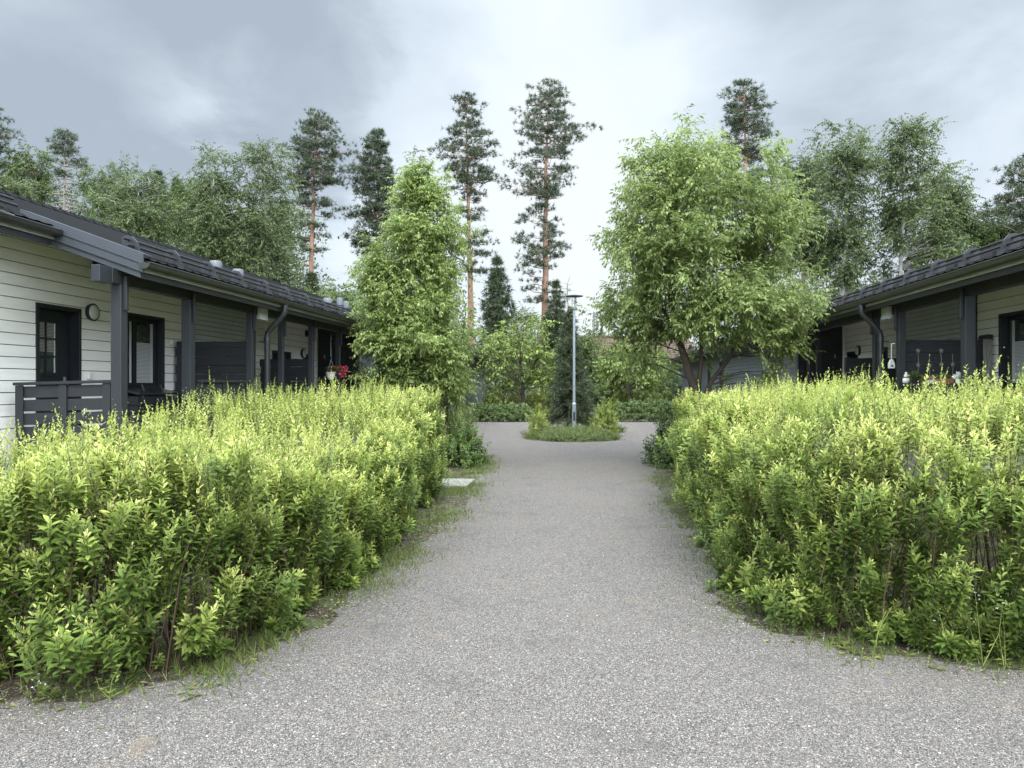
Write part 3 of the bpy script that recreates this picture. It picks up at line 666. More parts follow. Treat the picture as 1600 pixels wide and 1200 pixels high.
    if left:
        uc = U(477, V_WALL); zc_ = Z(521, uc, V_WALL); q = MB(); q.disc(T(uc, V_WALL-.02, zc_), T(0, 0, 0)-T(0, 1, 0), .085, .03, 20); q.build('wall_vent', M['black_plastic'], r, smooth='auto')
        for px, py in ((265, 535), (136, 588)):
            uc = U(px, V_WALL); zc_ = Z(py, uc, V_WALL); q = MB(); q.box(T, uc-.04, uc+.04, V_WALL-.07, V_WALL-.023, zc_-.04, zc_+.05); q.build('outlet_box', M['white_paint'], r, bevel=.006)
        uc = U(413, V_WALL); q = MB(); q.tube([T(uc, V_WALL-.05, 1.0), T(uc, V_WALL-.05, 3.5)], .03, 10); q.build('wall_pipe', M['white_board'], r, smooth='auto')
    else:
        uc = U(1551, V_WALL); zc_ = Z(527.5, uc, V_WALL); q = MB(); ax = T(0, 0, 0)-T(0, 1, 0)
        q.tube([T(uc+.12, V_WALL-.11, zc_), T(uc-.10, V_WALL-.11, zc_)], [.05, .05], 16); q.box(T, uc-.05, uc+.05, V_WALL-.09, V_WALL-.02, zc_-.045, zc_+.045)
        q.build('wall_lamp', M['black_plastic'], r, smooth='auto', label='black cylinder wall light')
    return r, T, dict(d=(d0, d1), w=(w0, w1, wz0), g=(g0, g1), e1=e1)
hl, TL, IL = long_house(1)
hr, TR, IR = long_house(-1)

# ---------------------------------------------------------------- porch rails and screens
def railing(T, a0, a1, b, z0, z1, label, along='u', slats=5, tilt=0.0, name='porch_railing', posts=2):
    TT = (lambda p, q, z: T(p, q, z + tilt*(p-a0))) if along == 'u' else (lambda p, q, z: T(q, p, z + tilt*(p-a0)))
    r = thing(name, TT((a0+a1)/2, b, z0), label, 'railing', 'dark board porch railings')
    q = MB(); q.box(TT, a0-.02, a1+.01, b-.06, b+.06, z1-.035, z1); q.build('handrail', M['rail_wood'], r, bevel=.005)
    h = (z1-.05-z0)/slats
    for k in range(slats):
        q = MB(); q.box(TT, a0, a1, b-.011, b+.011, z0+h*k+.022, z0+h*(k+1)); q.build('slat', M['rail_wood'], r, bevel=.003)
    for k in range(posts+1):
        x = a0 + (a1-a0-.10)*k/posts
        q = MB(); q.box(TT, x, x+.10, b-.034, b-.013, z0-.0, z1-.037); q.build('upright', M['rail_wood'], r, bevel=.004)
    return r
def screen(T, u, v0, v1, z0, z1, label):
    r = thing('privacy_screen', T(u, (v0+v1)/2, z0), label, 'screen', 'black board privacy screens')
    z = z0; k = 0; q = MB()
    while z < z1-.03:
        t = min(z+.148, z1); q.box(T, u-.022 - (.018 if k % 2 else 0), u+.0 - (.018 if k % 2 else 0), v0 + (.0 if k % 2 else .02), v1 - (.03 if k % 2 else .0), z+.003, t + .012 - (.012 if k % 2 else 0)); z = t; k += 1
    q.build('boards', M['screen_wood'], r, bevel=.003)
    for v in (v0+.02, v1-.10):
        q = MB(); q.box(T, u+.006, u+.09, v, v+.08, z0-.1, z1+.01); q.build('upright', M['screen_wood'], r)
    return r
u1p = U_at(186, V_POST)
zr = Z_at(593.5, u1p, V_POST)
railing(lambda a, b, z: TL(a, b, z), V_POST+.09, V_WALL-.20, u1p, FLOOR+.05, zr, 'dark slatted railing at the near end of the porch, in front of the six-pane door', along='v', slats=6, tilt=-.026)
ua, ub = U_at(304, V_POST), U_at(388, V_POST)
railing(TL, ua+.02, ub-.04, V_POST, FLOOR+.05, Z_at(594, (ua+ub)/2, V_POST), 'dark slatted railing below the large black screen, behind the pale hedge on the left', slats=6)
ua2, ub2 = U_at(450, V_POST), U_at(524, V_POST)
railing(TL, ua2, ub2, V_POST, FLOOR+.05, Z_at(604, (ua2+ub2)/2, V_POST), 'dark railing below the hanging basket of red flowers', slats=5)
us = U_at(388, V_POST+.15)+.02
screen(TL, us, V_POST+.12, V_WALL-.06, 1.2, Z_at(534, us, 6.2), 'large black board screen between two posts, behind the garden chair')
us2 = U_at(490, V_POST+.10)
screen(TL, us2, V_POST+.10, V_WALL-.25, 1.1, Z_at(562, us2, 6.0), 'smaller black board screen beyond the downpipe, under the second round wall lamp')
vr = -(V_POST-.45)
ua3, ub3 = U_at(1500, vr), U_at(1413, vr)
z_rail_r = Z_at(599, (ua3+ub3)/2, vr)
railing(TR, ua3+.07, ub3-.06, V_POST, FLOOR+.05, z_rail_r, 'dark railing carrying a snowman figure and potted plants', slats=6)
usr = U_at(1416, -(V_POST+.15-.45))
screen(TR, usr, V_POST+.10, V_WALL-.10, 1.1, Z_at(532.5, usr, -5.6), 'large black board screen hung with star garlands')
usr2 = U_at(1320, -(V_POST+.10-.45))
screen(TR, usr2, V_POST+.10, V_WALL-.25, 1.1, Z_at(559, usr2, -5.5), 'smaller black board screen behind the curved downpipe, beside a round wall lamp')

# ---------------------------------------------------------------- things on the porches
# low bench between the first two posts, garden chair
bz = Z_at(651, U_at(240, V_POST+.1), V_POST+.1)
b0, b1 = U_at(200, V_POST+.1)+.02, U_at(284, V_POST+.1)-.02
t = thing('porch_bench', TL((b0+b1)/2, V_POST+.25, FLOOR), 'low dark wooden bench between the first two porch posts', 'bench')
q = MB(); q.box(TL, b0, b1, V_POST+.08, V_POST+.46, bz-.045, bz); q.build('seat', M['rail_wood'], t, bevel=.005)
for x in (b0+.05, b1-.11):
    for y in (V_POST+.10, V_POST+.38):
        q = MB(); q.box(TL, x, x+.06, y, y+.06, FLOOR, bz-.046); q.build('leg', M['rail_wood'], t)
q = MB(); q.box(TL, b0+.02, b1-.02, V_POST+.085, V_POST+.10, FLOOR+.1, bz-.047); q.build('front_panel', M['screen_wood'], t)
cu, cv = U_at(272, 6.55), 6.5
t = thing('garden_chair', TL(cu, cv, FLOOR), 'black sling garden chair beside the large black screen', 'chair')
yb = 1.02
q = MB()
q.hexa([TL(cu-.24, cv+.24, FLOOR+.42), TL(cu+.24, cv+.24, FLOOR+.42), TL(cu+.24, cv-.24, FLOOR+.45), TL(cu-.24, cv-.24, FLOOR+.45),
        TL(cu-.24, cv+.24, FLOOR+.44), TL(cu+.24, cv+.24, FLOOR+.44), TL(cu+.24, cv-.24, FLOOR+.47), TL(cu-.24, cv-.24, FLOOR+.47)]); q.build('seat', M['black_plastic'], t)
q = MB(); q.hexa([TL(cu-.24, cv+.23, FLOOR+.46), TL(cu+.24, cv+.23, FLOOR+.46), TL(cu+.24, cv+.25, FLOOR+.46), TL(cu-.24, cv+.25, FLOOR+.46),
                  TL(cu-.23, cv+.42, FLOOR+yb-.03), TL(cu+.23, cv+.42, FLOOR+yb-.03), TL(cu+.23, cv+.44, FLOOR+yb-.03), TL(cu-.23, cv+.44, FLOOR+yb-.03)]); q.build('backrest', M['black_plastic'], t)
for sgn in (-1, 1):
    q = MB(); q.tube([TL(cu+.26*sgn, cv-.26, FLOOR), TL(cu+.26*sgn, cv-.24, FLOOR+.66)], .016, 8); q.build('leg', M['black_plastic'], t, smooth='auto')
    q = MB(); q.tube([TL(cu+.26*sgn, cv+.30, FLOOR), TL(cu+.26*sgn, cv+.22, FLOOR+.45), TL(cu+.25*sgn, cv+.44, FLOOR+yb)], .018, 8); q.build('leg', M['black_plastic'], t, smooth='auto')
    q = MB(); q.box(TL, cu+.26*sgn-.025, cu+.26*sgn+.025, cv-.28, cv+.28, FLOOR+.66, FLOOR+.685); q.build('armrest', M['black_plastic'], t, bevel=.008)
# hanging basket with red flowers
rng = np.random.default_rng(11); random.seed(11)
ub_ = U_at(517, V_POST-.1); bp_ = TL(ub_, V_POST-.1, 0); By = bp_[1]
ztop, zpot1, zpot0 = zat(562, By), zat(583, By), zat(593, By)
t = thing('hanging_basket', (bp_[0], bp_[1], zpot0), 'white hanging basket of red flowers under the porch beam', 'flower basket')
q = MB(); q.lathe((bp_[0], bp_[1], zpot0), [(.055, 0), (.085, .06), (.10, zpot1-zpot0), (.112, zpot1-zpot0+.004), (.112, zpot1-zpot0+.02), (.09, zpot1-zpot0+.02)], 18); q.build('pot', M['white_paint'], t, smooth='auto')
q = MB()
for k in range(3):
    a = 2*pi*k/3; q.tube([(bp_[0]+.105*cos(a), bp_[1]+.105*sin(a), zpot1+.01), (bp_[0], bp_[1], ztop)], .004, 5)
q.tube([(bp_[0], bp_[1], ztop), (bp_[0]+.03, bp_[1], ztop+.05), (bp_[0], bp_[1], ztop+.08), (bp_[0], bp_[1], 2.78)], .006, 6); q.build('hanger', M['galv'], t)
lv = Leaves(); n = 260; d = rand_dirs(rng, n); d[:, 2] = np.abs(d[:, 2])*.8; pc = np.array([bp_[0]+.06, bp_[1], zpot1+.05])
lv.add(LEAF_WIDE, pc + d*rng.uniform(.02, .15, (n, 1))*np.array([1.5, 1, .8]), d + rng.normal(size=(n, 3))*.4, np.tile([0, 0, 1.], (n, 1)), rng.uniform(.04, .07, n), rng.uniform(0, .6, n), rng.uniform(0, 1, n)); lv.build('foliage', M['dark_leaf'], t)
lv = Leaves(); n = 420; cl = np.array([[.14, 0, .06], [.21, .02, .02], [.17, -.04, -.05], [.25, 0, .05], [.04, 0, .05], [-.08, .02, .02], [.2, 0, -.09]])
d = rand_dirs(rng, n); pc2 = pc + cl[rng.integers(0, 7, n)]
lv.add(LEAF_WIDE, pc2 + d*.03, d, rand_dirs(rng, n), rng.uniform(.025, .05, n), .5, rng.uniform(0, 1, n)); lv.build('flowers', M['petal_red'], t)

# right porch: garlands of stars, lantern, figures on the rail, cloth, tub
def star(mb, c, rad, axu, thick=.012, rot=0.0):
    axu = nrm(axu); ay = np.array([0, 0, 1.0]); n_ = np.cross(axu, ay); V = []
    for dd in (-thick/2, thick/2):
        for k in range(10):
            r_ = rad if k % 2 == 0 else rad*.42; a = pi/2 + pi*k/5 + rot; V.append(np.asarray(c) + axu*r_*cos(a) + ay*r_*sin(a) + n_*dd)
    mb.add(V, [tuple(range(10)), tuple(range(19, 9, -1))] + [(k, (k+1) % 10, 10+(k+1) % 10, 10+k) for k in range(10)])
vdir = TR(0, 1, 0)-TR(0, 0, 0)
for px, y0, y1, ys, lab in ((1434, 546, 590, (548, 570), 'garland of two stars nearest the grey post, above the snowman'), (1452, 553, 590, (571,), 'short garland with one low star, second from the post'),
                       (1470, 544, 593, (548, 569), 'longest garland of two stars, third from the snowman post'), (1488, 553, 592, (569, 590), 'short garland of stars beside the dark plant at the thick post')):
    t_ = (px-CX)/F_PX; ug = usr-.05; v_ = (ug*SA - t_*ug*CA)/(CA + t_*SA); vh = -v_+.45
    p = TR(ug, vh, 0); Yg = p[1]
    t = thing('star_garland', TR(ug, vh, zat(y1, Yg)), lab, 'garland', 'star garlands on the right porch screen')
    q = MB(); q.tube([TR(ug, vh, zat(y0, Yg)), TR(ug, vh+.012, zat((y0+y1)/2, Yg)), TR(ug, vh, zat(y1, Yg))], .005, 5); q.build('string', M['twine'], t)
    for yy in ys:
        q = MB(); star(q, TR(ug-.012, vh, zat(yy, Yg)), .045, vdir); q.build('star', M['cloth'], t)
up = U_at(1397, vr)-.02; pb = TR(up, V_POST-.05, 0); Yb = pb[1]
t = thing('house_lantern', TR(up, V_POST-.05, zat(576, Yb)), 'little white wooden house with a heart hole, hung beside the downpipe', 'ornament')
q = MB(); wv = .045; zA, zB, zC = zat(575.5, Yb), zat(568, Yb), zat(561.5, Yb)
P_ = [(-wv, zA), (wv, zA), (wv, zB), (.014, zC), (-.014, zC), (-wv, zB)]
V = [np.asarray(TR(up+dd, V_POST-.05, 0)) + nrm(vdir)*a + np.array([0, 0, z]) for dd in (-.03, .03) for a, z in P_]
q.add(V, [tuple(range(5, -1, -1)), tuple(range(6, 12))] + [(k, (k+1) % 6, 6+(k+1) % 6, 6+k) for k in range(6)]); q.build('body', M['white_paint'], t, bevel=.003)
q = MB(); hp = []
for k in range(16):
    a = 2*pi*k/16; hp.append((.0012*16*sin(a)**3, .0012*(13*cos(a)-5*cos(2*a)-2*cos(3*a)-cos(4*a))))
V = [np.asarray(TR(up-.033, V_POST-.05, 0)) + nrm(vdir)*a + np.array([0, 0, (zA+zB)/2 + z]) for a, z in hp]; q.add(V, [tuple(range(16))]); q.build('heart', M['black_plastic'], t)
q = MB(); q.tube([TR(up, V_POST-.05, zC), TR(up, V_POST-.05, zat(537, Yb))], .005, 6)
for k in range(9): q.disc(TR(up, V_POST-.05, zC + (zat(538, Yb)-zC)*k/9), (0, 0, 1), .009, .012, 8)
q.tube([TR(up+.07, V_POST-.02, zat(537, Yb)), TR(up-.05, V_POST-.02, zat(537, Yb))], .01, 6); q.build('chain', M['white_paint'], t)
zr0 = z_rail_r
def on_rail(px): return TR(U_at(px, vr), V_POST, zr0)
p = on_rail(1416); t = thing('snowman_figure', p, 'small white snowman figure on the porch railing', 'figurine')
q = MB(); q.lathe(p, [(.03, 0), (.05, .012), (.055, .045), (.05, .075), (.036, .09), (.028, .095), (.036, .11), (.036, .13), (.026, .146), (.016, .15), (.02, .158), (.02, .172), (.01, .182)], 18); q.build('body', M['white_paint'], t, smooth=True)
q = MB(); q.lathe(p + np.array([0, 0, .088]), [(.042, 0), (.044, .008), (.036, .016)], 18); q.build('scarf', M['red_scarf'], t, smooth=True)
def pot_plant(px, w, h, label, m, leafs, nm='potted_plant', long=False):
    p = on_rail(px); t = thing(nm, p, label, 'plant')
    if long:
        q = MB(); u_ = U_at(px, vr); q.box(TR, u_-w*.95, u_+w*.95, V_POST-.06, V_POST+.06, zr0, zr0+.065); q.build('pot', M['terracotta'], t, bevel=.006)
    else:
        q = MB(); q.lathe(p, [(.035, 0), (.05, .06), (.055, .062), (.055, .075), (.045, .075)], 16); q.build('pot', M['black_plastic'], t, smooth='auto')
    lv = Leaves(); rg = np.random.default_rng(px); d = rand_dirs(rg, leafs); d[:, 2] = np.abs(d[:, 2]) + .25
    ba = p + np.array([0, 0, .07]) + rg.uniform(-1, 1, (leafs, 3))*np.array([w*.5 if not long else w*.8, .03, .01])
    lv.add(LEAF, ba + d*rg.uniform(0, .5, (leafs, 1))*h, d, rand_dirs(rg, leafs), rg.uniform(.3, .7, leafs)*h, rg.uniform(0, .8, leafs), rg.uniform(0, 1, leafs)); lv.build('foliage', m, t)
pot_plant(1430, .09, .12, 'dark bushy potted plant beside the snowman figure', M['dark_leaf'], 220)
p = on_rail(1450); t = thing('bird_nest', p, 'straw nest ornament on the porch railing below the second garland', 'ornament')
rg = np.random.default_rng(4); lv = Leaves(); n = 500; a = rg.uniform(0, 2*pi, n); rr = rg.uniform(.05, .075, n)
lv.add(NEEDLE, p + np.stack([rr*np.cos(a), rr*np.sin(a), rg.uniform(.01, .09, n)], 1), np.stack([-np.sin(a), np.cos(a), rg.normal(size=n)*.5], 1), rand_dirs(rg, n), .09, .5, rg.uniform(0, 1, n)); lv.build('straw', M['straw'], t)
p = on_rail(1453) + np.array([0, -.03, 0]); t = thing('white_bird', p, 'flat white wooden bird with spread wings on the porch railing', 'ornament')
q = MB(); ax = nrm(vdir)
for sg in (-1, 1): q.add([p + np.array([0, 0, .004]), p + ax*.10*sg + np.array([0, .02, .012]), p + ax*.13*sg + np.array([0, .0, .0]), p + ax*.05*sg + np.array([0, 0, .045]), p + np.array([0, 0, .05])] +
                         [x + np.array([0, -.015, 0]) for x in (p + np.array([0, 0, .004]), p + ax*.10*sg + np.array([0, .02, .012]), p + ax*.13*sg, p + ax*.05*sg + np.array([0, 0, .045]), p + np.array([0, 0, .05]))],
                         [(0, 1, 2, 3, 4), (9, 8, 7, 6, 5), (0, 5, 6, 1), (1, 6, 7, 2), (2, 7, 8, 3), (3, 8, 9, 4)])
q.build('wings', M['white_paint'], t)
pot_plant(1476, .15, .09, 'long terracotta planter with sparse stems on the porch railing', M['low_leaf'], 60, nm='flower_trough', long=True)
p = on_rail(1499); t = thing('white_flower', p, 'large white bloom on the railing at the thick post', 'flower')
q = MB(); q.lathe(p, [(.04, 0), (.05, .05), (.055, .052), (.045, .056)], 14); q.build('pot', M['white_paint'], t, smooth='auto')
lv = Leaves(); rg = np.random.default_rng(2); n = 70; d = rand_dirs(rg, n); d[:, 2] = np.abs(d[:, 2])+.3
lv.add(LEAF_WIDE, p + np.array([0, 0, .06]) + d*.01, d, rand_dirs(rg, n), rg.uniform(.06, .10, n), .5, rg.uniform(0, 1, n)); lv.build('petals', M['petal_white'], t)
ucl = usr-.06; t = thing('cloth_drape', TR(ucl, V_WALL-.12, 1.2), 'grey cloth hanging at the wall end of the star screen', 'cloth')
lv = MB(); nz_ = 12; V = []
for i in range(nz_+1):
    z = 1.0 + (Z_at(530, ucl, -6.4)-1.0)*i/nz_
    for k in range(9): V.append(TR(ucl - .02 - .012*sin(k*2.1+i*.3), V_WALL-.20 + .15*k/8*(1-.25*i/nz_), z))
lv.add(V, [(i*9+k, i*9+k+1, (i+1)*9+k+1, (i+1)*9+k) for i in range(nz_) for k in range(8)]); o = lv.build('drape', M['cloth'], t, smooth=True)
md = o.modifiers.new('thickness', 'SOLIDIFY'); md.thickness = .006
uc = U_at(1305, -(V_POST-.2-.45)); p = TR(uc, V_POST-.2, FLOOR); zt = zat(602, p[1])
t = thing('storage_tub', p, 'pale blue plastic tub showing above the hedge by the dark door', 'tub')
q = MB(); q.hexa([TR(uc-.2, V_POST-.38, FLOOR), TR(uc+.2, V_POST-.38, FLOOR), TR(uc+.2, V_POST-.06, FLOOR), TR(uc-.2, V_POST-.06, FLOOR),
                  TR(uc-.24, V_POST-.42, zt-.06), TR(uc+.24, V_POST-.42, zt-.06), TR(uc+.24, V_POST-.02, zt-.06), TR(uc-.24, V_POST-.02, zt-.06)]); q.build('body', M['blue_tub'], t, bevel=.012)
q = MB(); q.box(TR, uc-.26, uc+.26, V_POST-.44, V_POST-.0, zt-.058, zt); q.build('lid', M['blue_tub'], t, bevel=.012)

# ---------------------------------------------------------------- park lamp
lb = at(897, 22.0)
t = thing('park_lamp', lb, 'grey park lamp with flat round hood in the middle of the planting', 'street lamp')
zt_ = zat(483, 22)
q = MB(); q.tube([lb, lb + np.array([0, 0, zat(631, 22)])], [.062, .062], 16); q.tube([lb + np.array([0, 0, zat(631, 22)]), lb + np.array([0, 0, zat(629, 22)])], [.062, .042], 16)
q.tube([lb + np.array([0, 0, zat(629, 22)]), lb + np.array([0, 0, zt_])], [.042, .034], 14); q.build('pole', M['galv'], t, smooth='auto')
q = MB(); I3 = lambda a, b, z: lb + np.array([a, b, z]); q.box(I3, -.03, .03, -.066, -.058, .55, .82); q.build('hatch', M['dark_metal'], t, bevel=.004)
q = MB(); q.lathe(lb + np.array([0, 0, zt_]), [(.04, 0), (.085, .0), (.09, .02), (.09, .045), (.05, .05)], 20); q.build('collar', M['galv'], t, smooth='auto')
q = MB(); q.lathe(lb + np.array([0, 0, zt_+.05]), [(.074, 0), (.074, zat(463, 22)-zt_-.06)], 20); q.build('diffuser', M['clear'], t, smooth='auto')
q = MB()
for k in range(4):
    a = pi/4 + pi/2*k; q.tube([lb + np.array([.084*cos(a), .084*sin(a), zt_+.03]), lb + np.array([.084*cos(a), .084*sin(a), zat(463, 22)])], .008, 6)
q.lathe(lb + np.array([0, 0, zt_+.16]), [(.05, 0), (.05, .012)], 12); q.build('cage', M['galv'], t)
q = MB(); q.lathe(lb + np.array([0, 0, zat(463.5, 22)]), [(.05, -.005), (.25, .0), (.275, .012), (.27, .022), (.10, .05), (.02, .056)], 28); q.build('hood', M['lamp_hood'], t, smooth='auto')

# ---------------------------------------------------------------- paving slab at the edge of the path
t = MB()
sp = gp(706, 757); ang = YAW
def TS(a, b, z): return np.array([sp[0] + a*CA + b*SA, sp[1] - a*SA + b*CA, z])
for i in range(2):
    for j in range(2): t.box(TS, -.30+.31*i, -.30+.31*i+.302, -.42+.42*j, -.42+.42*j+.412, .005, .045)
o = t.build('paving_slab', M['slab'], bevel=.008); tag(o, 'pale concrete slab half under the hedge at the edge of the path', 'paving slab')

# ---------------------------------------------------------------- plants: hedges
def hedge(name, label, front, back, h0, seed, bump=.17, dens=100, side_dens=330, grow=None, kinds=None):
    """A hedge of upright leafy shoots. `front`: the foot of its visible side; `back`: the hidden side."""
    rg = np.random.default_rng(seed); front = np.array([np.asarray(p)[:2] for p in front]); back = np.array([np.asarray(p)[:2] for p in back])
    ring = np.concatenate([front, back])
    ctr = ring.mean(0)
    def inside(P):
        x, y = P[:, 0], P[:, 1]; c = np.zeros(len(P), bool); j = len(ring)-1
        for i in range(len(ring)):
            (xi, yi), (xj, yj) = ring[i], ring[j]
            c ^= ((yi > y) != (yj > y)) & (x < (xj-xi)*(y-yi)/(yj-yi+1e-12)+xi); j = i
        return c
    def dist(P):
        d = np.full(len(P), 1e9)
        for a, b in zip(front[:-1], front[1:]):
            ab = b-a; tt = np.clip(((P-a) @ ab)/(ab @ ab), 0, 1); d = np.minimum(d, np.linalg.norm(P-(a+tt[:, None]*ab), axis=1))
        return d
    fn = smooth_noise(rg); fn2 = smooth_noise(rg)
    H = lambda x, y: h0(x, y) + bump*fn(x, y)
    lo, hi = ring.min(0), ring.max(0); area = (hi-lo).prod()
    # --- top
    P = rg.uniform(lo, hi, (int(area*dens), 2)); P = P[inside(P)]; d = dist(P); z = H(P[:, 0], P[:, 1])
    z = z*(1-.30*np.exp(-d/.22)) + rg.normal(size=len(P))*.045 - np.abs(rg.normal(size=len(P)))*.06
    tall = rg.random(len(P)) < .16; z[tall] += rg.uniform(.02, .16, tall.sum())
    tip = np.column_stack([P, z]); lean = rg.normal(size=(len(P), 2))*.18
    D = nrm(np.column_stack([lean, np.ones(len(P))]))
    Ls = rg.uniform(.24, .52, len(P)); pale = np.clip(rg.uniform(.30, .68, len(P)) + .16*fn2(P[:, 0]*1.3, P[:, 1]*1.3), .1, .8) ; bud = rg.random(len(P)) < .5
    tips, dirs, lens, pales, buds = [tip], [D], [Ls], [pale], [bud]
    # --- sides, in two layers
    seg = np.linalg.norm(np.diff(front, axis=0), axis=1); cum = np.concatenate([[0], np.cumsum(seg)]); total = cum[-1]
    for layer, inset, dn in ((0, 0.0, side_dens), (1, .20, side_dens*.55)):
        n = int(total*1.25*dn); ng = n//7; gi = rg.integers(0, ng, n)     # shoots in bushy groups of about seven
        gs, gf, go = rg.uniform(0, total, ng), rg.uniform(.03, 1, ng)**.95, rg.normal(size=ng)*.075
        s_ = np.clip(gs[gi] + rg.normal(size=n)*.065, .001, total-.001); k = np.clip(np.searchsorted(cum, s_)-1, 0, len(seg)-1)
        a = front[k]; ab = front[k+1]-a; tt = (s_-cum[k])/seg[k]; base = a + ab*tt[:, None]
        nn = np.stack([ab[:, 1], -ab[:, 0]], 1)/seg[k][:, None]; sg = np.sign(((base-ctr)*nn).sum(1)); nn *= np.where(sg == 0, 1, sg)[:, None]
        hz = H(base[:, 0], base[:, 1]); dz = rg.normal(size=n)*.055; fr = np.clip(gf[gi] + dz, .02, 1.02); z = fr*hz*.97
        bulge = .15*np.sin(np.clip(fr, 0, 1)*pi*.85)**.7 - .05 + .15*fn2(s_*1.9, z*3.8) - inset + go[gi] - np.abs(dz)*.5 + rg.normal(size=n)*.035
        keep = (fn2(gs[gi]*2.3+9, gf[gi]*5) > -.95) & (z > .05)
        pos = base + nn*bulge[:, None]; along = ab/seg[k][:, None]
        tip = np.column_stack([pos, z])[keep]; out_ = (rg.uniform(.10, .68, n) + go[gi])[:, None]*(1.15-.7*np.clip(fr, 0, 1))[:, None]
        D = nrm(np.column_stack([nn*out_ + along*((s_-gs[gi])*3.8 + rg.normal(size=n)*.15)[:, None] + rg.normal(size=(n, 2))*.12, .85 + dz*3]))[keep]
        tips.append(tip); dirs.append(D); lens.append(np.minimum(rg.uniform(.18, .38, n)[keep], tip[:, 2]*.9))
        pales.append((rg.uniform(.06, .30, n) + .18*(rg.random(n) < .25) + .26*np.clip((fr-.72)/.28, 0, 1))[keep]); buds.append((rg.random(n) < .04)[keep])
    T_ = np.concatenate(tips); D = np.concatenate(dirs); Ls = np.concatenate(lens); pale = np.concatenate(pales); bud = np.concatenate(buds); n = len(T_)
    near = T_[:, 1] < 6.3
    root = thing(name, (ctr[0], ctr[1], 0), label, 'hedge')
    lv = Leaves(); st = Leaves(); K = 26
    A = nrm(np.cross(D, np.tile([.31, .95, .1], (n, 1)))); B = np.cross(D, A)
    ph = rg.uniform(0, 2*pi, n); big = np.clip(rg.lognormal(0, .16, n), .65, 1.4); own0 = rg.uniform(.25, .75, n)
    for i in range(K):
        f_ = (i+.5)/K; pos = T_ - D*(Ls*(1-f_)*.97)[:, None]
        a = ph + i*2.39996 + rg.normal(size=n)*.25; rad = np.cos(a)[:, None]*A + np.sin(a)[:, None]*B
        el = radians(12 + 52*f_**2.0) + rg.normal(size=n)*.15
        ax = rad*np.cos(el)[:, None] + D*np.sin(el)[:, None]
        size = .053*big*(.66+.50*sin(pi*min(1, f_*1.02)**.8))*(1 if f_ < .85 else .72)
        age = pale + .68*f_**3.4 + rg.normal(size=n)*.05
        own = np.clip(own0 + rg.normal(size=n)*.22, 0, 1)
        hide = rg.random(n) < .06
        for sel, tp in ((near & ~hide, LEAF_FINE), (~near & ~hide, LEAF)):
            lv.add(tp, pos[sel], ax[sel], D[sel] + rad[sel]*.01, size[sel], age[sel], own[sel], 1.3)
    # bud spikes
    bi = np.where(bud)[0]
    for i in range(14):
        f_ = i/14; hh = rg.uniform(.05, .17, len(bi)); pos = T_[bi] + D[bi]*(hh*f_)[:, None]
        a = i*2.4 + ph[bi]; rad = np.cos(a)[:, None]*A[bi] + np.sin(a)[:, None]*B[bi]
        lv.add(LEAF_WIDE, pos, rad*.5 + D[bi], D[bi] + rad*.1, (.030*(1-f_*.6)), pale[bi]*.4+.52, rg.uniform(.3, .9, len(bi)))
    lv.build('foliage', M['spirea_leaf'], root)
    # stems of the shoots and the bare woody stems below
    V, Fa = strands(T_ - D*Ls[:, None], T_ + D*.01, .0030, .0012); sh = Leaves(); sh.tris(V, Fa, .5, .5); sh.build('shoots', M['stem_brown'], root)
    m = int(total*60); s_ = rg.uniform(0, total, m); k = np.clip(np.searchsorted(cum, s_)-1, 0, len(seg)-1); a = front[k]; ab = front[k+1]-a
    base = a + ab*((s_-cum[k])/seg[k])[:, None]; inw = nrm(ctr-base); base = base + inw*rg.uniform(.04, .75, (m, 1)); base = base[inside(base)]
    m = len(base); hz = H(base[:, 0], base[:, 1])*rg.uniform(.45, .9, m)
    top = np.column_stack([base + rg.normal(size=(m, 2))*.13, hz]); V, Fa = strands(np.column_stack([base, np.zeros(m)]), top, rg.uniform(.004, .009, m), .002, np.column_stack([rg.normal(size=(m, 2))*.05, np.zeros(m)]))
    st.tris(V, Fa, .5, .5); st.build('stems', M['stem_brown'], root)
    return root
fl = [gp(*p) for p in ((-520, 1050), (-250, 1068), (0, 1070), (110, 1078), (220, 1066), (330, 1040), (450, 980), (555, 903), (628, 842), (662, 790), (664, 762))]
u_, v_ = uv_of(fl[-1]); vback = 4.85
bl = [HW(u_+.9, v_+.55), HW(u_+1.3, 3.6), HW(u_+1.2, vback), HW(9.0, vback), HW(6, vback), HW(2.6, vback)]
def hL(x, y):
    u = x*SA + y*CA; return 1.15 + .27*np.clip((u-7.4)/1.4, 0, 1)
hedge('spirea_hedge', 'broad lime-green hedge of upright leafy shoots on the left of the gravel path', fl, bl, hL, 21)
fr_ = [gp(*p) for p in ((2350, 1052), (1900, 1046), (1600, 1034), (1450, 1020), (1330, 1002), (1215, 962), (1158, 915), (1120, 852), (1096, 800), (1084, 755), (1082, 738))]
u_, v_ = uv_of(fr_[-1]); vb = -4.45
br = [HW(u_+.7, v_-.5), HW(u_+1.0, -3.2), HW(u_+.9, vb), HW(9, vb), HW(6, vb), HW(3.2, vb)]
def hR(x, y):
    u = x*SA + y*CA; return 1.47 - .04*np.clip((u-9)/3, 0, 1)
hedge('spirea_hedge', 'broad lime-green hedge of upright leafy shoots on the right of the gravel path', fr_, br, hR, 33)

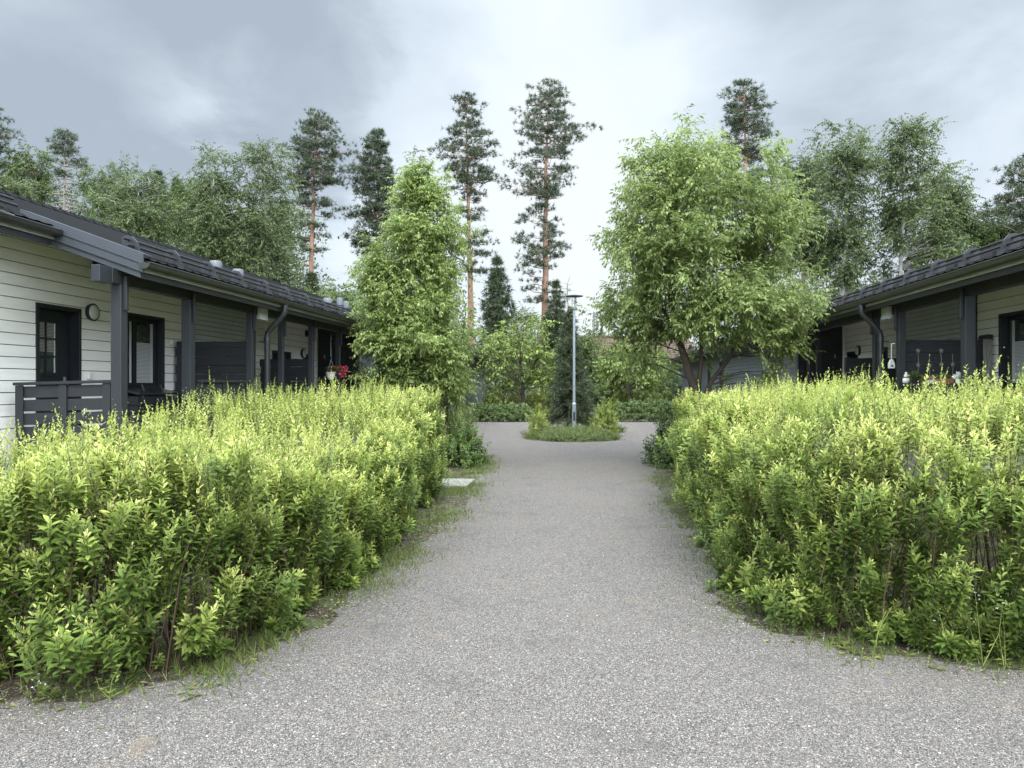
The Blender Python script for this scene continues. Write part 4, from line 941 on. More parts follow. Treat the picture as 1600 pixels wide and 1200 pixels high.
# ---------------------------------------------------------------- plants: bushes
def bush(name, label, c, rx, ry, h, m, n, leaf, seed, group=None, cat='shrub', tpl=LEAF_WIDE, upright=.4, lumps=.22, low=.04, spike=0.0):
    """A rounded bush: leaves on twigs spread through a lumpy dome, with its own stems."""
    rg = np.random.default_rng(seed); c = np.asarray(c, float); t = thing(name, (c[0], c[1], 0), label, cat, group)
    k = max(30, n//14); d = rand_dirs(rg, k); d[:, 2] = np.abs(d[:, 2])
    fn = smooth_noise(rg); lump = 1 + lumps*fn(d[:, 0]*3+d[:, 2], d[:, 1]*3)
    rr = rg.uniform(.45, 1.0, k)**.45*lump
    P = c + d*rr[:, None]*np.array([rx, ry, h*.96]) + np.array([0, 0, low])
    P[:, 2] = np.maximum(P[:, 2], low)
    D = nrm(d*np.array([1, 1, .6]) + np.array([0, 0, upright]) + rg.normal(size=(k, 3))*.3)
    lv = Leaves(); per = 14; ln = leaf*rg.uniform(2.2, 3.8, k)*(1+spike*rg.random(k)); own = rg.uniform(.2, .8, k)
    A = nrm(np.cross(D, np.tile([.3, .9, .21], (k, 1)))); B = np.cross(D, A); ph = rg.uniform(0, 2*pi, k)
    for i in range(per):
        f_ = (i+.5)/per; a = ph + 2.4*i; rad = np.cos(a)[:, None]*A + np.sin(a)[:, None]*B; el = radians(10+55*f_**2)
        lv.add(tpl, P - D*(ln*(1-f_))[:, None], rad*cos(el) + D*sin(el) + rg.normal(size=(k, 3))*.15, D, leaf*rg.uniform(.7, 1.2, k)*(1-.35*f_), rg.uniform(0, .5, k) + .5*f_**2*rg.random(k)*1.6, np.clip(own + rg.normal(size=k)*.2, 0, 1))
    lv.build('foliage', m, t)
    st = MB(); sel = rg.choice(k, min(k, 26), replace=False)
    V, Fa = strands(np.tile(c, (len(sel), 1))*np.array([1, 1, 0]) + rg.normal(size=(len(sel), 3))*np.array([rx*.25, ry*.25, 0]), P[sel], .012, .004)
    mesh_np('stems', V, Fa, M['stem_brown'], t)
    return t
def bushY(px, Y): return at(px, Y)
# dark leafy shrubs at the two ends of the hedges
bush('leafy_shrub', 'dark green shrub with reddish tips at the far end of the left hedge', gp(722, 728), .55, .6, .88, M['rust_leaf'], 5200, .075, 51)
bush('leafy_shrub', 'low dark green shrub behind the reddish one at the left path edge', at(706, 16.2), .55, .7, .85, M['dark_leaf'], 4200, .075, 52)
bush('leafy_shrub', 'dark green shrub at the far end of the right hedge', gp(1040, 728), .42, .7, .98, M['dark_leaf'], 5200, .08, 53)
bush('spirea_shrub', 'feathery light green shrub beyond the left hedge, below the conical tree', at(717, 20.0), .62, .75, 1.32, M['grove_leaf'], 5200, .075, 54, tpl=LEAF, upright=1.0, spike=.6)
bush('spirea_shrub', 'small feathery lime shrub at the foot of the forked tree', at(1070, 17.0), .42, .5, 1.25, M['lime_leaf'], 3000, .075, 55, tpl=LEAF, upright=1.0, spike=.6)
# round bed with the lamp
bed_c = at(895, 22.2)
bush('low_shrub', 'olive green low shrub carpet round the lamp post', bed_c + np.array([0, -.1, 0]), 1.45, 1.25, .40, M['low_leaf'], 26000, .065, 56, lumps=.10, upright=.5)
bush('golden_shrub', 'yellow-green shrub to the right of the dark spruce', at(946, 23.3), .52, .5, 1.3, M['lime_leaf'], 4200, .07, 57)
bush('golden_shrub', 'small yellow-green shrub to the left of the dark spruce', at(841, 23.3), .42, .45, .9, M['lime_leaf'], 3000, .07, 58)
bush('golden_shrub', 'yellow-green creeping shrub low beside the bed at the right', at(962, 25.2), .42, .45, .34, M['low_leaf'], 1200, .06, 59)
# clipped dark hedges beyond the round place
def low_hedge(name, label, px0, px1, Y, h, seed, m=None, leaf=.085, n=9000, depth=.8):
    rg = np.random.default_rng(seed); a, b = at(px0, Y), at(px1, Y); t = thing(name, (a+b)/2, label, 'hedge')
    fn = smooth_noise(rg); k = n//10; s = rg.uniform(0, 1, k); an = rg.uniform(0, pi, k)
    hh = h*(1+.10*fn(s*5, s*3)); e_ = np.minimum(1, np.minimum(s, 1-s)/.10)**.5
    P = a + (b-a)*s[:, None]; P[:, 1] += -np.cos(an)*depth*.62*rg.uniform(.7, 1.02, k) + depth*.35; P[:, 2] = np.maximum(.05, np.sin(an)**.55*hh*(.55+.45*e_)*rg.uniform(.8, 1.03, k))
    D = nrm(np.stack([rg.normal(size=k)*.4, -np.cos(an)*.9, np.sin(an)*.8+.35], 1)); lv = Leaves(); own = rg.uniform(.2, .8, k)
    A = nrm(np.cross(D, np.tile([.3, .9, .21], (k, 1)))); B = np.cross(D, A); ph = rg.uniform(0, 6.28, k)
    for i in range(10):
        f_ = (i+.5)/10; x = ph+2.4*i; rad = np.cos(x)[:, None]*A + np.sin(x)[:, None]*B; el = radians(10+50*f_**2)
        lv.add(LEAF_WIDE, P - D*(leaf*2.6*(1-f_)), rad*cos(el) + D*sin(el), D, leaf*rg.uniform(.75, 1.2, k), rg.uniform(0, .6, k) + .4*f_**2, np.clip(own + rg.normal(size=k)*.2, 0, 1))
    lv.build('foliage', m or M['dark_leaf'], t)
    m2 = 60; base = a + (b-a)*rg.uniform(.03, .97, (m2, 1)); base[:, 1] += rg.uniform(0, depth*.6, m2); V, Fa = strands(base, base + np.column_stack([rg.normal(size=(m2, 2))*.08, rg.uniform(.4, .8, m2)*h]), .012, .005)
    mesh_np('stems', V, Fa, M['stem_brown'], t)
low_hedge('low_hedge', 'rounded dark green hedge across the gravel, left of the lamp', 738, 832, 32.5, .86, 61)
low_hedge('low_hedge', 'rounded dark green hedge across the gravel, right of the lamp', 958, 1066, 32.5, 1.0, 62)
low_hedge('low_hedge', 'pale green looser hedge behind the left dark one', 752, 872, 36.5, 1.32, 63, M['lime_leaf'])
low_hedge('low_hedge', 'pale green looser hedge behind the right dark one', 955, 1060, 36.5, 1.35, 64, M['grove_leaf'])

low_hedge('tall_shrubbery', 'tall loose green shrubbery before the red-roofed house', 872, 1075, 44, 2.7, 65, M['dark_leaf'], .13, 12000, 1.6)
low_hedge('tall_shrubbery', 'tall green shrubbery behind the round garden tree on the left', 735, 872, 46, 3.0, 66, M['dark_leaf'], .13, 9000, 1.6)
# ---------------------------------------------------------------- trees
def interp_prof(prof, Y):
    """Outline read from the photograph: rows of (y, left x, right x) -> heights and half widths in metres about the trunk column."""
    z = np.array([zat(p[0], Y) for p in prof]); l = np.array([p[1] for p in prof])/F_PX*Y; r = np.array([p[2] for p in prof])/F_PX*Y
    o = np.argsort(z); return z[o], l[o], r[o]
def leafy_tree(name, label, px, Y, prof, m, bark, n_cl, twigs, leaf, seed, stems, group=None, tpl=LEAF, droop=.5, r0=.09, lump=.22, shell=.42, per=8, rx_depth=1.0, cat='tree', twl=.34, gap=-9., zbase=0.0, clump=0, sig=.3, clear=None, wexp=1.25, notch=None, padk=1.0):
    """stems: polylines of (px, y) read from the photograph; outline: prof rows (y, left x, right x) in columns of the photograph."""
    rg = np.random.default_rng(seed); base = at(px, Y, zbase); t = thing(name, base, label, cat, group)
    pr = [(y, px-x0, x1-px) for y, x0, x1 in prof]; zz_, ll, rr = interp_prof(pr, Y)
    fn = smooth_noise(rg, 18); pad = (sig*.5 + twl*.25)*padk if clump else twl*.2
    mid_ = (rr-ll)/2; hw_ = np.maximum((ll+rr)/2 - pad, .12*(ll+rr)/2); ll, rr = hw_-mid_, hw_+mid_; zz_[-1] -= pad*1.1; zz_[0] += pad*.4
    # clusters
    zs = rg.uniform(zz_[0], zz_[-1], n_cl*6); lw = np.interp(zs, zz_, ll); rw = np.interp(zs, zz_, rr); width = lw+rw
    keep = rg.random(len(zs)) < (width/width.max())**wexp + .05; zs, lw, rw, width = zs[keep][:n_cl], lw[keep][:n_cl], rw[keep][:n_cl], width[keep][:n_cl]
    n = len(zs); th = rg.uniform(0, 2*pi, n); cx_ = (rw-lw)/2; half = width/2
    rad = np.sqrt(rg.uniform(.0, 1, n))**(2*shell)*(1 + lump*np.clip(fn(th*1.4, zs*1.1), -1.5, .25))
    P = np.column_stack([base[0] + cx_ + half*rad*np.cos(th), Y + half*rx_depth*rad*np.sin(th), zs])
    if clump:                                            # boughs: the twigs gather round fewer centres
        ce = P[rg.choice(n, min(clump, n), replace=False)]; P = ce[rg.integers(0, len(ce), n)] + rg.normal(size=(n, 3))*sig*np.array([1, 1, .62])
        w_ = 0
    ok = fn(P[:, 0]*1.7+3, P[:, 2]*1.5+P[:, 1]*.7) > gap
    if clear:                                            # the bare forks below the crown
        cx0, cx1, cy = clear; pxs = CX + P[:, 0]/P[:, 1]*F_PX; pys = HY - (P[:, 2]-EYE)/P[:, 1]*F_PX; ok &= ~((pxs > cx0) & (pxs < cx1) & (pys > cy) & (P[:, 1] < Y+.9))
    if notch:
        cx0, cx1, cy = notch; pxs = CX + P[:, 0]/P[:, 1]*F_PX; pys = HY - (P[:, 2]-EYE)/P[:, 1]*F_PX; ok &= ~((np.abs(pxs-(cx0+cx1)/2) < (cx1-cx0)/2*np.clip((cy-pys)/60, 0, 1.3)) & (pys < cy))
    P = P[ok]; n = len(P)
    # stems
    tb = MB(); SP = []; SR = []
    for si, (pts, ra, rb) in enumerate(stems):
        pl_ = np.array([at(p[0], Y + (p[2] if len(p) > 2 else 0), max(zbase-.05, zat(p[1], Y))) for p in pts]); q = []
        for a, b in zip(pl_[:-1], pl_[1:]):
            for k in range(6): q.append(a + (b-a)*k/6)
        q.append(pl_[-1]); q = np.array(q)
        for _ in range(2): q[1:-1] = (q[:-2] + 2*q[1:-1] + q[2:])/4
        q[1:-1, :2] += rg.normal(size=(len(q)-2, 2))*ra*.12
        R = np.linspace(ra, rb, len(q)); R[0] *= 1.25; tb.tube(q, R, 9); SP.append(q); SR.append(R)
    SPa = np.concatenate(SP); SRa = np.concatenate(SR)
    # limbs: each cluster springs from a lower point of the nearest stem
    for i in range(n):
        d = np.linalg.norm((SPa - P[i])*np.array([1, 1, .55]), axis=1) + 3.0*np.maximum(0, SPa[:, 2] - P[i, 2] + .12*np.linalg.norm(SPa[:, :2]-P[i, :2], axis=1))
        k = int(np.argmin(d)); a = SPa[k]; b = P[i]; L_ = np.linalg.norm(b-a)
        if L_ < .15 or (n > 500 and rg.random() < .78): continue
        mid = a*.5 + b*.5 + np.array([0, 0, .06*L_]) + rg.normal(size=3)*.05*L_
        rr_ = min(SRa[k]*.5, .006 + .009*L_)
        tb.tube([a, a*.75+mid*.25 + rg.normal(size=3)*.02*L_, mid, mid*.4+b*.6 + rg.normal(size=3)*.02*L_, b], np.linspace(rr_, .003, 5), 4, caps=False)
    tb.build('trunk', bark, t, smooth=True)
    # twigs with leaves
    lv = Leaves(); c0 = base + np.array([0, 0, 0])
    outw = nrm(np.column_stack([P[:, 0]-base[0]-np.interp(P[:, 2], zz_, (rr-ll)/2), P[:, 1]-Y, np.full(n, .15)]))
    cage = rg.uniform(.05, .55, n); cown = rg.uniform(.2, .8, n)
    for w in range(twigs):
        D = nrm(outw*.55 + rand_dirs(rg, n)*.85 + np.array([0, 0, .10-droop*.25])); ln = twl*rg.uniform(.6, 1.3, n)
        st = P + rand_dirs(rg, n)*.16*twl/.34*rg.random((n, 1))
        side = nrm(np.cross(D, np.tile([0, 0, 1.0], (n, 1))))
        for j in range(per):
            f_ = (j+.7)/per; pos = st + D*(ln*f_)[:, None] - np.array([0, 0, 1.0])*(droop*.35*f_**2*ln)[:, None]; sg = 1 if j % 2 else -1
            ax = D*.55 + side*sg*.7 + np.array([0, 0, -droop]) + rg.normal(size=(n, 3))*.22
            up = np.tile([0, 0, 1.0], (n, 1)) + rg.normal(size=(n, 3))*.35
            lv.add(tpl, pos, ax, up, leaf*rg.uniform(.65, 1.2, n), cage + .35*f_*rg.random(n) + rg.normal(size=n)*.06, np.clip(cown + rg.normal(size=n)*.2, 0, 1))
    lv.build('crown', m, t)
    return t
# the conical tree on the left and the big forked one on the right
leafy_tree('cherry_tree', 'bright green conical tree at the end of the left house', 668, 15.8,
           [(256, 652, 674), (276, 640, 700), (302, 620, 716), (340, 600, 720), (390, 580, 726), (430, 560, 722), (470, 548, 732), (510, 545, 750), (550, 552, 752), (590, 566, 738), (620, 572, 728), (648, 590, 708)],
           M['light_tree_leaf'], M['bark'], 1500, 6, .090, 71, [([(672, 730), (672, 600), (668, 450), (665, 300)], .07, .012), ([(700, 745), (697, 640), (716, 560), (726, 500)], .035, .012), ([(672, 620), (640, 540), (600, 470)], .03, .008), ([(671, 600), (700, 520), (705, 400)], .03, .008)], droop=.45, per=9, lump=.2, clump=190, sig=.20, tpl=LEAF_TREE, twl=.28, wexp=.75)
leafy_tree('cherry_tree', 'big bright green tree with forked dark trunk in front of the right house', 1088, 14.6,
           [(206, 1040, 1100), (222, 1004, 1122), (245, 988, 1160), (272, 964, 1240), (305, 956, 1254), (350, 938, 1264), (400, 930, 1260), (450, 926, 1270), (490, 944, 1272), (520, 964, 1254), (560, 985, 1235), (590, 1030, 1205), (612, 1070, 1180)],
           M['tree_leaf'], M['bark'], 1900, 6, .094, 72,
           [([(1090, 735), (1086, 612), (1070, 560), (1052, 500), (1048, 430), (1056, 340), (1062, 215)], .105, .014), ([(1090, 640), (1096, 560), (1096, 505), (1090, 440), (1110, 330), (1120, 250)], .05, .012),
            ([(1091, 660), (1108, 600), (1140, 560), (1165, 505), (1190, 420), (1210, 270)], .055, .012), ([(1060, 530), (1020, 450), (985, 380)], .03, .01), ([(1150, 545), (1210, 480), (1250, 440)], .03, .01)], droop=.45, per=9, lump=.2, clump=260, sig=.24, tpl=LEAF_TREE, twl=.30, clear=(1018, 1186, 524), notch=(1140, 1192, 292), wexp=1.0)
# two small trees beyond the round place
leafy_tree('garden_tree', 'small round light green tree on a single dark trunk left of the dark spruce', 817, 35.5,
           [(497, 790, 850), (515, 770, 872), (540, 752, 878), (570, 742, 872), (600, 752, 862), (618, 775, 845)], M['grove_leaf'], M['bark'], 260, 4, .17, 73,
           [([(817, 655), (817, 600), (812, 560), (818, 510)], .11, .03), ([(817, 595), (795, 570), (775, 545)], .05, .02), ([(816, 600), (838, 565), (850, 535)], .05, .02)], twl=.5, tpl=LEAF_WIDE, per=7, clump=60, sig=.3, clear=(798, 838, 592))
leafy_tree('garden_tree', 'small light green tree on a thin trunk right of the lamp, before the red roof', 983, 35.5,
           [(528, 965, 1005), (545, 945, 1030), (570, 932, 1042), (598, 940, 1040), (612, 960, 1015)], M['grove_leaf'], M['bark'], 220, 4, .17, 74,
           [([(983, 655), (983, 600), (985, 545)], .08, .02), ([(983, 610), (960, 580), (950, 560)], .04, .015), ([(983, 605), (1008, 580), (1018, 560)], .04, .015)], twl=.5, tpl=LEAF_WIDE, per=7, clump=55, sig=.28, clear=(968, 1000, 590))

def conifer(name, label, px, Y, prof, m, bark, seed, trunk, style='pine', rows=34, tuft=.30, per_tuft=14, dens=1.35, group=None, dead=None, cat='tree', r0=.2, zbase=0.0, bare=0):
    """Pine or spruce: whorls of limbs as long as the outline of the photograph at that height, carrying tufts of needles."""
    rg = np.random.default_rng(seed); base = at(px, Y, zbase); t = thing(name, base, label, cat, group)
    TP = np.array([at(p[0], Y, max(zbase-.05, zat(p[1], Y))) for p in trunk]); zt = TP[:, 2]
    def axis(z): return np.array([np.interp(z, zt, TP[:, 0]), Y, z])
    zmax = zt[-1]; tb = MB(); zs = np.linspace(zt[0], zmax, 22)
    TA = np.array([axis(z) for z in zs]); TA[1:-1, :2] += rg.normal(size=(20, 2))*r0*.10
    tb.tube(TA, r0*(1-.93*np.linspace(0, 1, 22)**1.15), 9)
    wid = 1.1 if style == 'pine' else 1.0
    zz_, ll, rr = interp_prof([(y, np.interp(zat(y, Y), zt, [p[0] for p in trunk])-x0, x1-np.interp(zat(y, Y), zt, [p[0] for p in trunk])) for y, x0, x1 in prof], Y); ll, rr = ll*wid, rr*wid
    lv = Leaves(); tp, td, ts = [], [], []
    z = zz_[0]; step = (zz_[-1]-zz_[0])/rows*(1.35 if style == 'pine' else 1); row = 0
    while z < zz_[-1]:
        fr = (z-zz_[0])/(zz_[-1]-zz_[0]); nb = rg.integers(4, 7) if style == 'pine' else rg.integers(6, 9)
        a0 = rg.uniform(0, 2*pi)
        for b in range(nb):
            th = a0 + 2*pi*b/nb + rg.normal()*.3; lw, rw = np.interp(z, zz_, ll), np.interp(z, zz_, rr)
            if style == 'pine' and fr < .45 and rg.random() < .42: continue
            ext = (rw if cos(th) > 0 else lw)*abs(cos(th))**2 + (lw+rw)/2*sin(th)**2; ext *= rg.uniform(.62, 1.0) if style == 'pine' else rg.uniform(.85, 1.08)
            if ext < .1: continue
            rise = (rg.uniform(-.05, .35) if style == 'pine' else -.18-.15*(1-fr))
            a = axis(z); d = np.array([cos(th), sin(th), 0.0])
            tip = a + d*ext + np.array([0, 0, rise*ext]); 
            if style == 'pine': tip[2] = min(tip[2], zmax+.1)
            mid = (a+tip)/2 + np.array([0, 0, (-.08 if style == 'pine' else .05)*ext])
            tb.tube([a, mid, tip], [min(r0*.3, .018+.014*ext), .012+.006*ext, .006], 4, caps=False)
            k = max(3, int((3.2 if style == 'pine' else 4.2)*ext*dens/tuft*.55)) + 1
            if style == 'pine':                      # pads of tufts: flat clumps with air between them
                npad = max(1, int(round(1.35*ext*dens))); k = npad*9; pf = rg.uniform(.38, 1.0, npad)**.7
                pc = a + (tip-a)*pf[:, None] + rg.normal(size=(npad, 3))*np.array([.26, .26, .06])*ext*pf[:, None]
                tb_ = rg.random(npad) < .6
                for e_ in pc[tb_]: tb.tube([a + (tip-a)*max(.1, rg.uniform(.2, .6)), e_], [.02, .006], 3, caps=False)
                pos = np.repeat(pc, 9, 0) + rg.normal(size=(k, 3))*np.array([.27, .27, .075])*min(1, .45+ext*.35)
            else:
                f_ = rg.uniform(.08, 1.04, k)**.75
                pos = a + (tip-a)*f_[:, None] + rg.normal(size=(k, 3))*np.array([.16, .16, .07])*(ext*.8+.2)*(.35+.65*f_[:, None])*.55
            if style != 'pine': pos[:, 2] -= np.abs(rg.normal(size=k))*.10*ext
            tp.append(pos); td.append(np.tile(d + np.array([0, 0, .75 if style == 'pine' else -.1]), (k, 1))); ts.append(np.full(k, tuft)*(.75+.25*min(1, ext)))
        z += step*rg.uniform(.6, 1.4); row += 1
    # the leader
    k = 8; tp.append(axis(zmax) + rg.normal(size=(k, 3))*np.array([.1, .1, .25])*(1 if style == 'pine' else .5) - np.array([0, 0, .2])); td.append(np.tile([0, 0, 1.0], (k, 1))); ts.append(np.full(k, tuft*.8))
    tp = np.concatenate(tp); td = np.concatenate(td); ts = np.concatenate(ts); n = len(tp); own = rg.uniform(.15, .85, n); ag = rg.uniform(0, .7, n)
    for j in range(per_tuft):
        ax = nrm(td)*.55 + rand_dirs(rg, n)*(.85 if style == 'pine' else .8)
        if style != 'pine': ax[:, 2] -= .22
        lv.add(NEEDLE, tp + rg.normal(size=(n, 3))*.03, ax, rand_dirs(rg, n), ts*rg.uniform(.6, 1.15, n), ag + .3*rg.random(n), np.clip(own + rg.normal(size=n)*.15, 0, 1), .95)
    # dead, bare limbs below the crown
    for q in (dead or []):
        y, dx, dy = q; z = zat(y, Y); a = axis(z); sc_ = Y/F_PX
        kq = min(1, r0/.2); tb.tube([a, a + np.array([dx*.5*sc_, rg.normal()*.3*kq, -dy*.3*sc_]), a + np.array([dx*sc_, rg.normal()*.5*kq, -dy*sc_])], np.array([.05, .035, .012])*(1 if r0 > .1 else .14), 5, caps=False)
    tb.build('trunk', bark, t, smooth=True)
    lv.build('crown', m, t, smooth=False)
    return t
PN, PB = M['pine_needle'], M['pine_bark']
conifer('pine_tree', 'tall pine with bare orange trunk above the left roof', 485, 52, [(178, 482, 508), (195, 474, 515), (225, 468, 540), (250, 455, 547), (275, 455, 540), (300, 452, 522), (330, 462, 528), (345, 468, 505), (365, 468, 520), (392, 475, 508)], PN, PB, 81,
        [(484, 615), (485, 480), (488, 350), (491, 260), (496, 180)], dead=[(415, -20, -8), (420, 10, -6), (348, -22, 4)], r0=.26)
conifer('pine_tree', 'dense dark pine rising behind the conical tree', 590, 54, [(205, 584, 597), (225, 574, 604), (245, 560, 608), (270, 558, 612), (300, 552, 618), (330, 545, 622), (352, 540, 630), (375, 546, 620), (395, 565, 600)], PN, PB, 82,
        [(588, 615), (590, 400), (591, 300), (590, 205)], rows=34, dens=2.0, r0=.25, dead=[(385, -30, 2)])
conifer('pine_tree', 'tall pine with two-tiered crown just right of the conical tree', 736, 54, [(148, 712, 742), (165, 709, 748), (185, 716, 752), (205, 705, 752), (225, 695, 770), (240, 688, 780), (260, 698, 768), (285, 702, 784), (305, 710, 762), (318, 718, 745), (335, 715, 762), (370, 712, 772), (400, 722, 770), (425, 728, 772)], PN, PB, 83,
        [(738, 615), (734, 430), (731, 300), (729, 200), (728, 150)], r0=.27, rows=36, dead=[(330, -18, -6), (390, -14, -4)])
conifer('pine_tree', 'tallest pine, with layered crown and long bare trunk near the lamp', 852, 52, [(127, 848, 872), (145, 830, 885), (165, 822, 892), (185, 815, 888), (210, 812, 908), (235, 825, 885), (260, 806, 890), (285, 790, 892), (300, 800, 870), (315, 806, 868), (340, 805, 860), (355, 812, 884), (375, 812, 882), (400, 806, 878), (415, 822, 858), (430, 800, 850), (460, 800, 845), (470, 812, 838)], PN, PB, 84,
        [(851, 615), (852, 430), (853, 300), (855, 200), (860, 130)], r0=.30, rows=40, dead=[(312, 20, 0), (448, -25, -6), (472, 14, 0)])
conifer('pine_tree', 'pine with open rounded top behind the forked tree', 1166, 46, [(128, 1155, 1172), (145, 1138, 1182), (165, 1130, 1195), (190, 1126, 1195), (210, 1132, 1205), (225, 1128, 1216), (245, 1135, 1205), (265, 1145, 1195), (300, 1150, 1190)], PN, PB, 85,
        [(1166, 615), (1166, 350), (1165, 250), (1162, 130)], r0=.26, rows=26, dens=1.2)
conifer('pine_tree', 'broad pine standing behind the right roof at the picture edge', 1622, 40, [(235, 1600, 1632), (265, 1580, 1650), (300, 1568, 1670), (325, 1540, 1690), (350, 1545, 1690), (380, 1528, 1700), (420, 1540, 1690)], PN, PB, 86,
        [(1622, 615), (1620, 400), (1616, 238)], r0=.26, rows=26, dens=1.3)
conifer('pine_tree', 'pine at the far left with only a branch tip in view', -38, 48, [(150, -50, -25), (190, -75, 4), (215, -80, 6), (240, -70, -10), (280, -80, 2)], PN, PB, 87, [(-38, 615), (-38, 300), (-38, 150)], r0=.25, rows=20)
conifer('pine_tree', 'half-bare pine with pale dead lower branches among the birches', 102, 44, [(206, 92, 110), (225, 84, 118), (245, 82, 125), (262, 88, 130), (275, 92, 118)], PN, M['grey_bark'], 88, [(103, 615), (101, 350), (100, 260), (101, 208)], r0=.2, rows=11, tuft=.28, dens=1.0,
        dead=[(y, s*(14+(y-262)*.14)*f_, f_*5-2) for y, s, f_ in [(yy, sgn, 1.0 + .35*math.sin(yy*1.7+sgn)) for yy in range(268, 372, 6) for sgn in (-1, 1)]])
SN = M['spruce_needle']
conifer('spruce_tree', 'dark spruce beyond the conical tree, left of the tallest pine', 777, 48, [(398, 774, 780), (425, 764, 790), (455, 756, 798), (490, 750, 808), (525, 744, 812), (560, 742, 815)], SN, M['bark'], 91, [(777, 615), (777, 398)], 'spruce', rows=22, r0=.2, tuft=.42)
conifer('spruce_tree', 'dark narrow spruce just right of the tallest pine trunk', 869, 50, [(438, 867, 871), (460, 860, 880), (485, 852, 885), (515, 845, 890), (560, 840, 895)], SN, M['bark'], 92, [(869, 615), (869, 438)], 'spruce', rows=20, r0=.18, tuft=.40)
conifer('spruce_tree', 'dark spruce top over the far end of the left roof', 487, 46, [(428, 484, 491), (450, 472, 502), (475, 464, 512), (510, 456, 520)], SN, M['bark'], 93, [(487, 615), (487, 428)], 'spruce', rows=16, r0=.18, tuft=.42)
conifer('spruce_tree', 'pointed spruce top rising above the left birches', 247, 62, [(266, 245, 249), (285, 238, 257), (305, 232, 264), (340, 226, 270)], SN, M['bark'], 94, [(247, 615), (247, 266)], 'spruce', rows=16, r0=.2, tuft=.45)
conifer('spruce_tree', 'small pointed spruce top between the left birches', 276, 64, [(278, 274, 278), (295, 267, 285), (320, 260, 292)], SN, M['bark'], 95, [(276, 615), (276, 278)], 'spruce', rows=12, r0=.2, tuft=.45)
conifer('spruce_tree', 'tiny dark conifer above the red tiled roof', 940, 75, [(515, 938, 942), (530, 930, 950), (560, 925, 956)], SN, M['bark'], 96, [(940, 612), (940, 515)], 'spruce', rows=9, r0=.15, tuft=.5)
# the garden spruce beside the lamp, with its bare leader
sy = 24.6
conifer('garden_spruce', 'dark bushy spruce with thin bare leader right behind the lamp', 889, sy, [(476, 886, 892), (500, 881, 899), (530, 874, 906), (555, 870, 910), (580, 866, 917), (600, 859, 926), (625, 855, 931), (648, 856, 932)], SN, M['bark'], 97, [(889, 678), (889, 560), (888, 480), (886, 455)], 'spruce', rows=34, r0=.08, tuft=.17, dens=1.5,
        dead=[(452, -16, -5), (455, 15, -4), (466, -10, -4), (463, 12, -3), (444, -10, -4), (446, 11, -5)])
q = MB(); q.tube([at(886.2, sy, zat(462, sy)), at(886.5, sy, zat(444, sy)), at(891, sy, zat(430, sy))], [.018, .014, .006], 6)
ob = [o for o in C.objects if o.name.startswith('garden_spruce')][0]; q.build('leader', M['grey_bark'], ob)

BL, AL, BB = M['birch_leaf'], M['aspen_leaf'], M['birch_bark']
def far_tree(label, px, Y, prof, m, bark, seed, name='birch_tree', n=230, leaf=.21, gap=-.75, droop=.75, trunk_r=.16, tw=8, lump=.28, per=13, twl=.75):
    top = prof[0]; ty = top[0]+48; tx = (top[1]+top[2])/2
    leafy_tree(name, label, px, Y, prof, m, bark, int(n*.95), tw, leaf*.66, seed, [([(px, 618), (px-3, ty+(618-ty)*.6), (px*.6+tx*.4+2, ty+(618-ty)*.3), (tx, ty)], trunk_r, .03)], tpl=LEAF_FAR, wexp=.9, padk=1.35, droop=droop, per=per, twl=twl, gap=gap, lump=lump, shell=.45,
               clump=int(n*.42), sig=.48)
far_tree('leafy aspen at the left edge beside the half-bare pine', 45, 50, [(228, 40, 72), (245, 18, 88), (270, -10, 92), (310, -25, 95), (360, -30, 96), (420, -20, 90)], AL, M['grey_bark'], 101, 'aspen_tree', n=430, gap=-1.2)
far_tree('bushy dark tree at the left frame edge below the aspen', -5, 42, [(262, -20, 20), (290, -50, 45), (330, -60, 60), (380, -60, 60)], BL, M['grey_bark'], 102, 'alder_tree', n=320, gap=-1.2)
far_tree('broad leafy tree between the half-bare pine and the drooping birch', 160, 54, [(248, 150, 190), (265, 132, 205), (300, 122, 212), (350, 118, 215), (420, 120, 215)], AL, M['grey_bark'], 103, 'aspen_tree', n=360, gap=-1.2)
far_tree('drooping birch with white trunk above the middle of the left roof', 213, 43, [(252, 205, 228), (280, 180, 240), (310, 165, 255), (345, 160, 268), (385, 158, 275), (430, 165, 272)], BL, BB, 104, n=330)
far_tree('yellow-green leafy tree behind the narrow-topped birch', 292, 52, [(268, 280, 312), (290, 266, 330), (330, 258, 340), (400, 258, 345)], AL, M['grey_bark'], 105, 'aspen_tree', n=230)
far_tree('birch with narrow pointed top over the left roof', 332, 45, [(212, 326, 340), (235, 314, 352), (262, 310, 356), (290, 306, 362), (330, 298, 368), (380, 290, 372), (440, 292, 372)], BL, BB, 106, n=330, gap=-.6)
far_tree('big drooping birch left of the orange-trunked pine', 415, 46, [(208, 398, 428), (230, 384, 445), (258, 362, 452), (290, 372, 455), (330, 365, 460), (380, 355, 464), (430, 352, 464), (470, 365, 460)], BL, BB, 107, n=430, gap=-.62)
far_tree('small leafy tree over the far end of the left roof', 520, 40, [(440, 505, 535), (455, 495, 552), (480, 490, 560), (520, 495, 560)], AL, M['grey_bark'], 108, 'alder_tree', n=120)
far_tree('thin-topped birch behind the conical tree', 655, 50, [(232, 654, 658), (262, 640, 672), (300, 622, 690), (350, 615, 700), (420, 612, 705), (500, 620, 700)], BL, M['grey_bark'], 109, n=230, gap=-.2)
far_tree('small distant birch below the tallest pine', 822, 60, [(476, 818, 828), (490, 808, 836), (515, 804, 840), (560, 802, 842)], BL, BB, 110, n=90)
